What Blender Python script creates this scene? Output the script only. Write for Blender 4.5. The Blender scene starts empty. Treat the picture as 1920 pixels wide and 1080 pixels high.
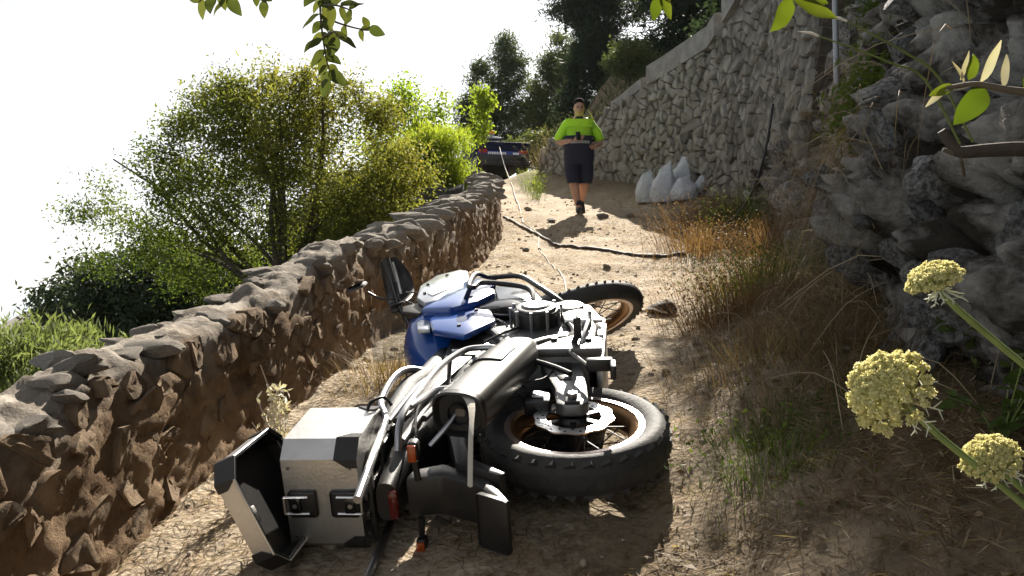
import bpy, bmesh, math, random
import numpy as np
from mathutils import Vector, Matrix, Euler, noise
from mathutils.geometry import delaunay_2d_cdt

random.seed(7)
RNG = np.random.default_rng(11)
SC = bpy.context.scene
COL = SC.collection
R = math.radians

# ------------------------------------------------------------------ camera, sky, sun, exposure
cam_d = bpy.data.cameras.new('camera')
cam = bpy.data.objects.new('camera', cam_d)
COL.objects.link(cam)
cam_d.sensor_width = 36.0
cam_d.lens = 36.0 * 1500 / 1920
cam_d.clip_start = 0.02
cam_d.clip_end = 20000
cam.location = (0, 0, 0)
cam.rotation_euler = (R(90), 0, 0)
SC.camera = cam

SUN_AZ, SUN_EL = 10.5, 39.0          # degrees to the right of straight ahead, above the horizon
world = bpy.data.worlds.new('World')
SC.world = world
world.use_nodes = True
wn = world.node_tree.nodes
wl = world.node_tree.links
bg = wn['Background']
sky = wn.new('ShaderNodeTexSky')
sky.sky_type = 'NISHITA'
sky.sun_disc = False
sky.sun_elevation = R(SUN_EL)
sky.sun_rotation = R(SUN_AZ)
sky.altitude = 100
sky.air_density = 1.0
sky.dust_density = 1.0
sky.ozone_density = 1.0
hs = wn.new('ShaderNodeHueSaturation')              # summer haze: the whole sky washed out
hs.inputs['Saturation'].default_value = 0.18
wl.new(sky.outputs[0], hs.inputs['Color'])
wl.new(hs.outputs[0], bg.inputs['Color'])
bg.inputs['Strength'].default_value = 0.053

sun_d = bpy.data.lights.new('sun', 'SUN')
sun = bpy.data.objects.new('sun', sun_d)
COL.objects.link(sun)
sun_d.energy = 5.0
sun_d.angle = R(0.5)
sun_d.color = (1.0, 0.93, 0.82)
sdir = Vector((math.sin(R(SUN_AZ)) * math.cos(R(SUN_EL)), math.cos(R(SUN_AZ)) * math.cos(R(SUN_EL)), math.sin(R(SUN_EL))))
sun.rotation_euler = sdir.to_track_quat('Z', 'Y').to_euler()
sun.location = sdir * 50

SC.view_settings.view_transform = 'Standard'
SC.view_settings.look = 'None'
SC.view_settings.exposure = 1.6
SC.view_settings.gamma = 1.0
SC.view_settings.use_curve_mapping = False
SC.cycles.max_bounces = 6
SC.cycles.transparent_max_bounces = 8
SC.cycles.caustics_reflective = False
SC.cycles.caustics_refractive = False

# ------------------------------------------------------------------ materials
def new_mat(name):
    m = bpy.data.materials.new(name)
    m.use_nodes = True
    nt = m.node_tree
    return m, nt, nt.nodes, nt.links, nt.nodes['Principled BSDF']

def mat(name, col, rough=0.6, metal=0.0, var=0.0, vscale=8.0, col2=None, bump=0.0, bscale=40.0, coat=0.0, spec=0.5, objvar=0.0, detail=6.0, bdist=0.02, sharp=0.15):
    m, nt, n, l, p = new_mat(name)
    p.inputs['Roughness'].default_value = rough
    p.inputs['Metallic'].default_value = metal
    p.inputs['Coat Weight'].default_value = coat
    p.inputs['Coat Roughness'].default_value = 0.06
    p.inputs['Specular IOR Level'].default_value = spec
    c2 = col2 if col2 else tuple(c * (1 - var) for c in col)
    tc = n.new('ShaderNodeTexCoord')
    if var > 0 or col2:
        tx = n.new('ShaderNodeTexNoise')
        tx.inputs['Scale'].default_value = vscale
        tx.inputs['Detail'].default_value = detail
        tx.inputs['Roughness'].default_value = 0.65
        l.new(tc.outputs['Object'], tx.inputs['Vector'])
        rp = n.new('ShaderNodeValToRGB')
        rp.color_ramp.elements[0].position = 0.5 - sharp
        rp.color_ramp.elements[1].position = 0.5 + sharp
        rp.color_ramp.elements[0].color = (*c2, 1)
        rp.color_ramp.elements[1].color = (*col, 1)
        l.new(tx.outputs['Fac'], rp.inputs['Fac'])
        src = rp.outputs['Color']
    else:
        rgb = n.new('ShaderNodeRGB')
        rgb.outputs[0].default_value = (*col, 1)
        src = rgb.outputs[0]
    if objvar > 0:
        oi = n.new('ShaderNodeObjectInfo')
        mr = n.new('ShaderNodeMapRange')
        mr.inputs['To Min'].default_value = 1 - objvar
        mr.inputs['To Max'].default_value = 1 + objvar
        l.new(oi.outputs['Random'], mr.inputs['Value'])
        mx = n.new('ShaderNodeMix')
        mx.data_type = 'RGBA'
        mx.blend_type = 'MULTIPLY'
        mx.inputs['Factor'].default_value = 1.0
        cmb = n.new('ShaderNodeCombineColor')
        for k in range(3):
            l.new(mr.outputs[0], cmb.inputs[k])
        l.new(src, mx.inputs['A'])
        l.new(cmb.outputs[0], mx.inputs['B'])
        src = mx.outputs['Result']
    l.new(src, p.inputs['Base Color'])
    if bump > 0:
        bx = n.new('ShaderNodeTexNoise')
        bx.inputs['Scale'].default_value = bscale
        bx.inputs['Detail'].default_value = 8
        bx.inputs['Roughness'].default_value = 0.7
        l.new(tc.outputs['Object'], bx.inputs['Vector'])
        b = n.new('ShaderNodeBump')
        b.inputs['Strength'].default_value = bump
        b.inputs['Distance'].default_value = bdist
        l.new(bx.outputs['Fac'], b.inputs['Height'])
        l.new(b.outputs['Normal'], p.inputs['Normal'])
    return m

def leaf_mat(name, ca, cb, cc=None, trans=0.45, rough=0.5, tboost=1.5, tblue=0.6):
    """leaves: colour runs over a per-leaf 'tint' attribute, light passes through"""
    m, nt, n, l, p = new_mat(name)
    at = n.new('ShaderNodeAttribute')
    at.attribute_name = 'tint'
    rp = n.new('ShaderNodeValToRGB')
    rp.color_ramp.elements[0].color = (*ca, 1)
    rp.color_ramp.elements[1].color = (*cb, 1)
    if cc:
        e = rp.color_ramp.elements.new(0.8)
        e.color = (*cb, 1)
        rp.color_ramp.elements[-1].color = (*cc, 1)
    l.new(at.outputs['Fac'], rp.inputs['Fac'])
    p.inputs['Roughness'].default_value = max(rough, .6)
    p.inputs['Specular IOR Level'].default_value = 0.15
    l.new(rp.outputs['Color'], p.inputs['Base Color'])
    tr = n.new('ShaderNodeBsdfTranslucent')
    br = n.new('ShaderNodeMix')
    br.data_type = 'RGBA'
    br.blend_type = 'MULTIPLY'
    br.inputs['Factor'].default_value = 1
    l.new(rp.outputs['Color'], br.inputs['A'])
    br.inputs['B'].default_value = (tboost * 1.1, tboost * 1.1, tboost * tblue, 1)
    l.new(br.outputs['Result'], tr.inputs['Color'])
    mx = n.new('ShaderNodeMixShader')
    mx.inputs[0].default_value = trans
    l.new(p.outputs[0], mx.inputs[1])
    l.new(tr.outputs[0], mx.inputs[2])
    l.new(mx.outputs[0], n['Material Output'].inputs['Surface'])
    return m

# ------------------------------------------------------------------ object helpers
def tag(o, label=None, cat=None, group=None, kind=None):
    if label and not kind: kind = 'thing'
    if label: o['label'] = label
    if cat: o['category'] = cat
    if group: o['group'] = group
    if kind: o['kind'] = kind
    return o

def link(name, me, m=None, parent=None, smooth=True):
    o = bpy.data.objects.new(name, me)
    COL.objects.link(o)
    if m is not None and len(me.materials) == 0:
        me.materials.append(m)
    if smooth and len(me.polygons):
        me.polygons.foreach_set('use_smooth', np.ones(len(me.polygons), bool))
    if parent is not None:
        o.parent = parent
    return o

def empty(name, loc=(0, 0, 0), label=None, cat=None, group=None, rot=None):
    o = bpy.data.objects.new(name, None)
    o.empty_display_size = 0.1
    COL.objects.link(o)
    o.location = loc
    if rot: o.rotation_euler = rot
    return tag(o, label, cat, group)

def np_mesh(name, v, f, tint=None):
    v = np.asarray(v, np.float32)
    f = np.asarray(f, np.int32)
    me = bpy.data.meshes.new(name)
    me.vertices.add(len(v))
    me.vertices.foreach_set('co', v.ravel())
    k = f.shape[1]
    me.loops.add(f.size)
    me.loops.foreach_set('vertex_index', f.ravel())
    me.polygons.add(len(f))
    me.polygons.foreach_set('loop_start', np.arange(0, f.size, k, dtype=np.int32))
    me.polygons.foreach_set('loop_total', np.full(len(f), k, np.int32))
    if tint is not None:
        a = me.attributes.new('tint', 'FLOAT', 'FACE')
        a.data.foreach_set('value', np.asarray(tint, np.float32))
    me.update(calc_edges=True)
    return me

class MB:
    """collects boxes, tubes, prisms, lathes; build() links them as one mesh object"""
    def __init__(s, xf=None):
        s.v = []; s.f = []; s.xf = xf
    def add(s, vs, fs):
        b = len(s.v)
        s.v += [tuple(x) for x in vs]
        s.f += [tuple(i + b for i in q) for q in fs]
        return s
    def from_bm(s, bm):
        bm.verts.index_update()
        s.add([v.co.copy() for v in bm.verts], [[v.index for v in f.verts] for f in bm.faces])
        bm.free()
        return s
    def box(s, c, d, rot=None, bev=0.0, seg=2):
        bm = bmesh.new()
        bmesh.ops.create_cube(bm, size=1)
        for v in bm.verts:
            v.co = Vector((v.co.x * d[0], v.co.y * d[1], v.co.z * d[2]))
        if bev > 0:
            bmesh.ops.bevel(bm, geom=list(bm.edges), offset=bev, segments=seg, affect='EDGES', profile=0.5)
        Mx = Matrix.Translation(c) @ (rot.to_4x4() if isinstance(rot, Matrix) else (Euler(rot).to_matrix().to_4x4() if rot else Matrix()))
        bmesh.ops.transform(bm, matrix=Mx, verts=bm.verts)
        return s.from_bm(bm)
    def prism(s, poly, w, axis='y', off=0.0, bev=0.0, seg=2, taper=1.0):
        """polygon (a,b) extruded between off-w/2 and off+w/2 along axis; axis y: (x,z), z: (x,y), x: (y,z)"""
        bm = bmesh.new()
        cx = sum(p[0] for p in poly) / len(poly); cy = sum(p[1] for p in poly) / len(poly)
        def pt(a, b, t):
            return {'y': (a, t, b), 'z': (a, b, t), 'x': (t, a, b)}[axis]
        lo = [bm.verts.new(pt(a, b, off - w / 2)) for a, b in poly]
        hi = [bm.verts.new(pt(cx + (a - cx) * taper, cy + (b - cy) * taper, off + w / 2)) for a, b in poly]
        n = len(poly)
        bm.faces.new(lo[::-1]); bm.faces.new(hi)
        for i in range(n):
            bm.faces.new((lo[i], lo[(i + 1) % n], hi[(i + 1) % n], hi[i]))
        bmesh.ops.recalc_face_normals(bm, faces=bm.faces)
        if bev > 0:
            bmesh.ops.bevel(bm, geom=list(bm.edges), offset=bev, segments=seg, affect='EDGES', profile=0.5)
        return s.from_bm(bm)
    def tube(s, pts, r, seg=8, cap=True, smooth=0):
        pts = [Vector(p) for p in pts]
        if smooth:
            pts = catmull(pts, smooth)
        n = len(pts)
        rs = [r] * n if not hasattr(r, '__len__') else [float(q) for q in np.interp(np.linspace(0, 1, n), np.linspace(0, 1, len(r)), r)]
        T = [(pts[min(i + 1, n - 1)] - pts[max(i - 1, 0)]).normalized() for i in range(n)]
        up = Vector((0, 0, 1)) if abs(T[0].z) < 0.9 else Vector((1, 0, 0))
        N = (up - T[0] * up.dot(T[0])).normalized()
        vs = []; fs = []
        for i in range(n):
            N = (N - T[i] * N.dot(T[i]))
            N = N.normalized() if N.length > 1e-6 else T[i].orthogonal().normalized()
            B = T[i].cross(N)
            for k in range(seg):
                a = 2 * math.pi * k / seg
                vs.append(pts[i] + (N * math.cos(a) + B * math.sin(a)) * rs[i])
        for i in range(n - 1):
            for k in range(seg):
                a = i * seg + k; b = i * seg + (k + 1) % seg
                fs.append((a, b, b + seg, a + seg))
        if cap:
            fs.append(tuple(range(seg))[::-1]); fs.append(tuple(range((n - 1) * seg, n * seg)))
        return s.add(vs, fs)
    def lathe(s, prof, c=(0, 0, 0), axis='y', seg=48, closed=True):
        """profile of (radius, offset along the axis); closed: the profile is a loop"""
        vs = []; fs = []
        n = len(prof)
        for i in range(seg):
            a = 2 * math.pi * i / seg
            ca, sa = math.cos(a), math.sin(a)
            for r_, t in prof:
                q = {'y': (r_ * ca, t, r_ * sa), 'z': (r_ * ca, r_ * sa, t), 'x': (t, r_ * ca, r_ * sa)}[axis]
                vs.append((q[0] + c[0], q[1] + c[1], q[2] + c[2]))
        m = n if closed else n - 1
        for i in range(seg):
            j = (i + 1) % seg
            for k in range(m):
                k2 = (k + 1) % n
                fs.append((i * n + k, j * n + k, j * n + k2, i * n + k2))
        return s.add(vs, fs)
    def loft(s, rings, cap=True):
        """rings: lists of points, equal counts"""
        vs = []; fs = []
        n = len(rings[0])
        for r_ in rings: vs += list(r_)
        for i in range(len(rings) - 1):
            for k in range(n):
                a = i * n + k; b = i * n + (k + 1) % n
                fs.append((a, b, b + n, a + n))
        if cap:
            fs.append(tuple(range(n))[::-1]); fs.append(tuple(range((len(rings) - 1) * n, len(rings) * n)))
        return s.add(vs, fs)
    def mesh(s, name):
        me = bpy.data.meshes.new(name)
        v = [Vector(x) for x in s.v]
        if s.xf is not None:
            v = [s.xf @ x for x in v]
        me.from_pydata([tuple(x) for x in v], [], s.f)
        bm = bmesh.new(); bm.from_mesh(me)
        bmesh.ops.recalc_face_normals(bm, faces=bm.faces)
        bm.to_mesh(me); bm.free()
        return me
    def build(s, name, m=None, parent=None, smooth=True, angle=35):
        me = s.mesh(name)
        o = link(name, me, m, parent, smooth)
        if smooth:
            try:
                me.set_sharp_from_angle(angle=R(angle))
            except Exception:
                pass
        return o

def catmull(P, k):
    P = [Vector(p) for p in P]
    out = []
    n = len(P)
    for i in range(n - 1):
        p0 = P[max(i - 1, 0)]; p1 = P[i]; p2 = P[i + 1]; p3 = P[min(i + 2, n - 1)]
        for j in range(k):
            t = j / k
            out.append(0.5 * ((2 * p1) + (p2 - p0) * t + (2 * p0 - 5 * p1 + 4 * p2 - p3) * t * t + (3 * p1 - p0 - 3 * p2 + p3) * t ** 3))
    out.append(P[-1])
    return out

def ellipse(c, ax, ay, n=20, p=2.0, twist=0.0):
    """ring about c with half-axis vectors ax, ay (superellipse power p)"""
    c = Vector(c); ax = Vector(ax); ay = Vector(ay)
    o = []
    for i in range(n):
        a = 2 * math.pi * i / n + twist
        ca, sa = math.cos(a), math.sin(a)
        o.append(c + ax * (math.copysign(abs(ca) ** (2 / p), ca)) + ay * (math.copysign(abs(sa) ** (2 / p), sa)))
    return o

# numpy value noise -------------------------------------------------
_perm = RNG.random((64, 64, 64)).astype(np.float32)
def vnoise(x, y, z=0.0):
    x, y, z = np.broadcast_arrays(np.asarray(x, float), np.asarray(y, float), np.asarray(z, float))
    xi, yi, zi = np.floor(x).astype(int), np.floor(y).astype(int), np.floor(z).astype(int)
    fx, fy, fz = x - xi, y - yi, z - zi
    fx = fx * fx * (3 - 2 * fx); fy = fy * fy * (3 - 2 * fy); fz = fz * fz * (3 - 2 * fz)
    r = 0
    for a in (0, 1):
        for b in (0, 1):
            for c in (0, 1):
                w = (fx if a else 1 - fx) * (fy if b else 1 - fy) * (fz if c else 1 - fz)
                r = r + w * _perm[(xi + a) % 64, (yi + b) % 64, (zi + c) % 64]
    return r * 2 - 1
def fbm(x, y, z=0.0, oct=4, gain=0.5):
    s = 0; a = 1.0
    for k in range(oct):
        s = s + a * vnoise(np.asarray(x) * 2 ** k + 17.3 * k, np.asarray(y) * 2 ** k + 5.1 * k, np.asarray(z) * 2 ** k + 3.7 * k)
        a *= gain
    return s
def sstep(a, b, x):
    t = np.clip((np.asarray(x, float) - a) / (b - a), 0, 1)
    return t * t * (3 - 2 * t)

# ------------------------------------------------------------------ the lie of the land
LW_Y = [-3, 1.0, 2.53, 4.07, 5.06, 6.5, 8.0, 9.2, 10.4, 11.4, 12.4, 14, 17, 22, 30]
LW_X = [-1.9, -1.42, -1.2, -0.977, -0.81, -0.54, -0.29, -0.15, -0.14, -0.24, -0.45, -0.9, -1.7, -2.6, -3.6]
RW_Y = [-4, 0, 1.5, 3.0, 4.5, 6.0, 7.7, 9.5, 11.0, 12.6, 14.0, 15.4, 18.2, 22, 30]
RW_X = [1.5, 1.3, 1.35, 1.5, 1.85, 2.35, 2.8, 3.05, 3.15, 2.95, 2.45, 1.85, 0.62, 0.5, 0.7]
RT_Y = [-4, 0, 2, 4.5, 7.7, 9.5, 11.5, 12.6, 14.5, 15.4, 18.2, 22, 30]
RT_Z = [3.4, 3.8, 4.2, 4.8, 5.0, 4.8, 4.2, 3.85, 3.7, 3.5, 3.15, 4.3, 7.2]

def plane_z(y):
    return -1.38 + 0.206 * np.minimum(y, 19) + 0.125 * np.maximum(0, np.minimum(y, 70) - 19)
def lw_x(y): return np.interp(y, LW_Y, LW_X)
def rw_x(y): return np.interp(y, RW_Y, RW_X)
def rt_z(y): return np.interp(y, RT_Y, RT_Z)
def path_z(x, y):
    """the track alone, no fine noise"""
    x = np.asarray(x, float); y = np.asarray(y, float)
    fade = 1 - sstep(3.0, 6.5, y)
    z = plane_z(y) + fade * (0.04 + 0.12 * np.clip(x + 1.2, 0, 2.4))
    dr = x - (rw_x(y) - 0.95)
    z = z + 0.28 * sstep(0, 0.95, dr)
    return z
def ground_z(x, y, fine=True):
    x = np.asarray(x, float); y = np.asarray(y, float)
    z = path_z(x, y)
    if fine:
        near = 1 - sstep(14, 30, y)
        z = z + near * (0.024 * fbm(x * 2.2, y * 2.2, 1.5, 4) + 0.015 * fbm(x * 8, y * 8, 7.5, 3) - 0.03 * np.exp(-((x - 0.25 - 0.10 * np.sin(y * .7) - .02 * y) / .16) ** 2) + 0.012 * np.maximum(0, fbm(x * 5, y * 5, 2.5, 2)))
    # right: jump up behind the wall line, then the hillside
    t = x - rw_x(y)
    w = 0.3 + 3.0 * sstep(17.5, 24, y)
    off = 0.12 + 1.25 * (1 - sstep(8.6, 10.4, y))
    s = sstep(off, off + w, t)
    hill = rt_z(y) - 0.15 + 0.42 * np.maximum(0, t - 0.3) + 0.25 * fbm(x * 0.5, y * 0.5, 2.2, 3)
    hill = np.minimum(hill, rt_z(y) + 9 + 0 * t)
    z = z * (1 - s) + hill * s
    # left: the slope falls away beyond the low wall
    d = np.maximum(0, lw_x(y) - 0.30 - x)
    ter = sstep(10.3, 10.8, y) * (1 - sstep(2.0, 3.2, d))
    drop = 0.55 * sstep(0, 0.35, d) + 0.42 * d + 0.03 * d * d
    z = z - drop + ter * (0.8 * sstep(0, 0.35, d) + 0.42 * d)
    z = z + sstep(0.3, 3, d) * 0.25 * fbm(x * 0.6, y * 0.6, 9.1, 3)
    return np.maximum(z, -95)
def gz(x, y): return float(ground_z(x, y))
# ------------------------------------------------------------------ setting materials
def ground_mat():
    m, nt, n, l, p = new_mat('dirt')
    tc = n.new('ShaderNodeTexCoord')
    def noi(sc, det=6, rough=0.6, dist=0.0):
        t = n.new('ShaderNodeTexNoise')
        t.inputs['Scale'].default_value = sc; t.inputs['Detail'].default_value = det
        t.inputs['Roughness'].default_value = rough; t.inputs['Distortion'].default_value = dist
        l.new(tc.outputs['Object'], t.inputs['Vector'])
        return t
    def ramp(src, stops):
        r = n.new('ShaderNodeValToRGB')
        for i, (pos, c) in enumerate(stops):
            e = r.color_ramp.elements[i] if i < 2 else r.color_ramp.elements.new(pos)
            e.position = pos; e.color = (*c, 1)
        l.new(src, r.inputs['Fac'])
        return r
    def mix(fac, a, b, mode='MIX'):
        x = n.new('ShaderNodeMix'); x.data_type = 'RGBA'; x.blend_type = mode
        if hasattr(fac, 'links'): l.new(fac, x.inputs['Factor'])
        else: x.inputs['Factor'].default_value = fac
        l.new(a, x.inputs['A']); l.new(b, x.inputs['B'])
        return x.outputs['Result']
    a = ramp(noi(1.3, 5).outputs['Fac'], [(0.3, (0.32, 0.26, 0.19)), (0.55, (0.44, 0.37, 0.285)), (0.75, (0.54, 0.47, 0.375))])
    b = ramp(noi(22, 8, 0.75).outputs['Fac'], [(0.30, (0.42, 0.36, 0.30)), (0.5, (0.9, 0.88, 0.84)), (0.72, (1.25, 1.22, 1.15))])
    c = mix(1.0, a.outputs['Color'], b.outputs['Color'], 'MULTIPLY')
    # straw and needle litter, in drifts
    d = ramp(noi(3.5, 6, 0.7, 0.4).outputs['Fac'], [(0.48, (0, 0, 0)), (0.62, (1, 1, 1))])
    s = ramp(noi(60, 4, 0.8, 1.5).outputs['Fac'], [(0.35, (0.20, 0.14, 0.085)), (0.6, (0.44, 0.33, 0.21))])
    c = mix(d.outputs['Color'], c, s.outputs['Color'])
    # dark brown by attribute 'edge': humus off the track, also the near foreground
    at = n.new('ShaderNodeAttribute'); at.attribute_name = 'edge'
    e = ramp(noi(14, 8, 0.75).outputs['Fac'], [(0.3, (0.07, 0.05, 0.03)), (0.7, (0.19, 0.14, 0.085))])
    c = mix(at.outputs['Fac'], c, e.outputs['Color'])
    l.new(c, p.inputs['Base Color'])
    p.inputs['Roughness'].default_value = 0.95
    p.inputs['Specular IOR Level'].default_value = 0.15
    bt = noi(70, 10, 0.75)
    v = n.new('ShaderNodeTexVoronoi'); v.inputs['Scale'].default_value = 45
    l.new(tc.outputs['Object'], v.inputs['Vector'])
    ad = n.new('ShaderNodeMath'); ad.operation = 'ADD'
    l.new(bt.outputs['Fac'], ad.inputs[0]); l.new(v.outputs['Distance'], ad.inputs[1])
    bp = n.new('ShaderNodeBump'); bp.inputs['Strength'].default_value = 0.8; bp.inputs['Distance'].default_value = 0.015
    l.new(ad.outputs[0], bp.inputs['Height']); l.new(bp.outputs['Normal'], p.inputs['Normal'])
    return m

M_ground = ground_mat()
M_stone = mat('grey_limestone', (0.225, 0.213, 0.19), 0.9, col2=(0.10, 0.088, 0.072), vscale=3.5, bump=1.0, bscale=30, objvar=0.38, spec=0.2)
M_core = mat('wall_core_earth', (0.10, 0.085, 0.068), 0.95, col2=(0.045, 0.038, 0.03), vscale=9, bump=0.8, bscale=30, spec=0.1)
M_cap = mat('render_cap', (0.26, 0.25, 0.235), 0.9, col2=(0.17, 0.16, 0.15), vscale=5, bump=0.5, bscale=40, spec=0.2)
M_earthwall = mat('earth_mortar', (0.25, 0.175, 0.11), 0.95, col2=(0.10, 0.06, 0.032), vscale=4.5, bump=1.0, bscale=28, spec=0.1)
M_earthstone = mat('earthy_stone', (0.245, 0.18, 0.12), 0.92, col2=(0.11, 0.072, 0.042), vscale=7, bump=0.9, bscale=34, objvar=0.22, spec=0.15)
def crest_blend(m):
    # weathered grey lime mortar along the crest, brown earth below (attribute 'crest')
    nt = m.node_tree; n = nt.nodes; l = nt.links; p = n['Principled BSDF']
    src = p.inputs['Base Color'].links[0].from_socket
    at = n.new('ShaderNodeAttribute'); at.attribute_name = 'crest'
    tc = n.new('ShaderNodeTexCoord'); tx = n.new('ShaderNodeTexNoise'); tx.inputs['Scale'].default_value = 9; tx.inputs['Detail'].default_value = 8
    l.new(tc.outputs['Object'], tx.inputs['Vector'])
    rp = n.new('ShaderNodeValToRGB')
    rp.color_ramp.elements[0].position = .35; rp.color_ramp.elements[0].color = (0.15, 0.125, 0.10, 1)
    rp.color_ramp.elements[1].position = .68; rp.color_ramp.elements[1].color = (0.37, 0.33, 0.28, 1)
    l.new(tx.outputs['Fac'], rp.inputs['Fac'])
    mx = n.new('ShaderNodeMix'); mx.data_type = 'RGBA'
    l.new(at.outputs['Fac'], mx.inputs['Factor']); l.new(src, mx.inputs['A']); l.new(rp.outputs['Color'], mx.inputs['B'])
    l.new(mx.outputs['Result'], p.inputs['Base Color'])
crest_blend(M_earthwall)
M_coping = mat('coping_limestone', (0.38, 0.34, 0.29), 0.9, col2=(0.20, 0.17, 0.14), vscale=8, bump=0.9, bscale=36, objvar=0.2, spec=0.2)
M_rock = mat('bank_rock', (0.42, 0.39, 0.35), 0.9, col2=(0.05, 0.04, 0.03), vscale=3.8, bump=1.0, bscale=13, bdist=.09, sharp=.08, spec=0.2, detail=9)
M_boulder = mat('bluish_boulder', (0.43, 0.42, 0.41), 0.85, col2=(0.13, 0.12, 0.11), vscale=5, bump=1.0, bscale=8, objvar=0.3, spec=0.2, detail=10, bdist=.09, sharp=.09)
M_sea = mat('sea_water', (0.14, 0.22, 0.28), 0.3, bump=0.3, bscale=0.02)

# ------------------------------------------------------------------ ground: one sheet to the horizon
def axis_pts(*segs):
    o = []
    for a, b, st in segs:
        o += list(np.arange(a, b - 1e-6, st))
    o.append(segs[-1][1])
    return np.array(o)
gx = axis_pts((-3000, -400, 200), (-400, -60, 30), (-60, -12, 3), (-12, -3, 0.5), (-3, -1.5, 0.1), (-1.5, 2.6, 0.032), (2.6, 5, 0.08), (5, 12, 0.5), (12, 60, 4), (60, 400, 40), (400, 3000, 400))
gy = axis_pts((-200, -20, 30), (-20, 0, 2.5), (0, 1.8, 0.15), (1.8, 6, 0.035), (6, 13, 0.075), (13, 30, 0.3), (30, 80, 2.5), (80, 400, 20), (400, 4000, 300))
X, Y = np.meshgrid(gx, gy)
Z = ground_z(X, Y)
nx, ny = len(gx), len(gy)
idx = np.arange(nx * ny).reshape(ny, nx)
F = np.stack([idx[:-1, :-1], idx[:-1, 1:], idx[1:, 1:], idx[1:, :-1]], -1).reshape(-1, 4)
me = np_mesh('ground', np.stack([X, Y, Z], -1).reshape(-1, 3), F)
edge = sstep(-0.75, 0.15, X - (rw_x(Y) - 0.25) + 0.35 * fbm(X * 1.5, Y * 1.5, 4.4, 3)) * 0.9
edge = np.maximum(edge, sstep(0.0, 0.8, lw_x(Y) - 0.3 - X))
edge = np.maximum(edge, 0.8 * (1 - sstep(1.9, 3.0, Y + 0.4 * fbm(X * 1.2, Y * 1.2, 8.8, 3))) * sstep(-0.1, 0.3, X))  # dark brown also over the near track, right of its middle
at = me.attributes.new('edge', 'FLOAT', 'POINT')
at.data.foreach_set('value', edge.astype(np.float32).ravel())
o = link('ground', me, M_ground)
tag(o, kind='structure')
sea = MB().add([(-9000, -2000, -90), (9000, -2000, -90), (9000, 15000, -90), (-9000, 15000, -90)], [(0, 1, 2, 3)]).build('sea', M_sea, smooth=False)
tag(sea, kind='structure')

# ------------------------------------------------------------------ rubble helpers
def rock_mesh(name, seed, sub=2, rough=0.22, flat=1.0):
    bm = bmesh.new()
    bmesh.ops.create_icosphere(bm, subdivisions=sub, radius=1)
    off = Vector((seed * 7.31, seed * 3.17, seed * 1.7))
    cuts = [(Vector((random.gauss(0, 1), random.gauss(0, 1), random.gauss(0, 1))).normalized(), random.uniform(0.55, 0.85)) for _ in range(9)]
    for v in bm.verts:
        p = v.co.copy()
        d = 1 + rough * noise.noise(p * 1.1 + off) + rough * 0.5 * noise.noise(p * 2.6 + off)
        q = p * d
        for nrm, dist in cuts:
            k = q.dot(nrm) - dist
            if k > 0:
                q -= nrm * k * 0.85
        v.co = q * (1 + (0.035 * noise.noise(p * 7 + off) + .02 * noise.noise(p * 15 + off) if sub > 2 else 0))
    me = bpy.data.meshes.new(name)
    bm.to_mesh(me); bm.free()
    return me
def stone_pool(m, k, sub=2, rough=0.22):
    out = []
    for i in range(k):
        me = rock_mesh('stone', i + random.randint(1, 90), sub, rough)
        me.materials.append(m)
        me.polygons.foreach_set('use_smooth', np.ones(len(me.polygons), bool))
        me.set_sharp_from_angle(angle=R(28))
        out.append(me)
    return out

def voronoi_cells(pts):
    """polygons of the Voronoi cells of the inner points"""
    res = delaunay_2d_cdt([Vector(p) for p in pts], [], [], 0, 1e-7)
    vs, fs = res[0], res[2]
    tri_of = {}
    cc = []
    for t, f in enumerate(fs):
        (ax, ay), (bx, by), (cx, cy) = [(vs[i].x, vs[i].y) for i in f]
        d = 2 * (ax * (by - cy) + bx * (cy - ay) + cx * (ay - by))
        if abs(d) < 1e-12:
            cc.append(None); continue
        ux = ((ax * ax + ay * ay) * (by - cy) + (bx * bx + by * by) * (cy - ay) + (cx * cx + cy * cy) * (ay - by)) / d
        uy = ((ax * ax + ay * ay) * (cx - bx) + (bx * bx + by * by) * (ax - cx) + (cx * cx + cy * cy) * (bx - ax)) / d
        cc.append((ux, uy))
        for i in f: tri_of.setdefault(i, []).append(t)
    cells = []
    for i, ts in tri_of.items():
        P = [cc[t] for t in ts if cc[t] is not None]
        if len(P) < 4: continue
        px, py = vs[i].x, vs[i].y
        P.sort(key=lambda q: math.atan2(q[1] - py, q[0] - px))
        if max(math.hypot(q[0] - px, q[1] - py) for q in P) > 0.5: continue
        Q = []
        for q in P:
            if not Q or math.hypot(q[0] - Q[-1][0], q[1] - Q[-1][1]) > 0.015: Q.append(q)
        if len(Q) >= 4: cells.append((px, py, Q))
    return cells

def jitter_grid(s0, s1, h0, h1, ds, dh, jit=0.42):
    P = []
    row = 0
    h = h0
    while h < h1:
        s = s0 + (0.5 * ds if row % 2 else 0) + random.uniform(-.2, .2) * ds
        while s < s1:
            P.append((s + random.uniform(-jit, jit) * ds, h + random.uniform(-jit, jit) * dh))
            s += ds * random.uniform(0.62, 1.5)
        h += dh * random.uniform(0.85, 1.15)
        row += 1
    return P

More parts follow.
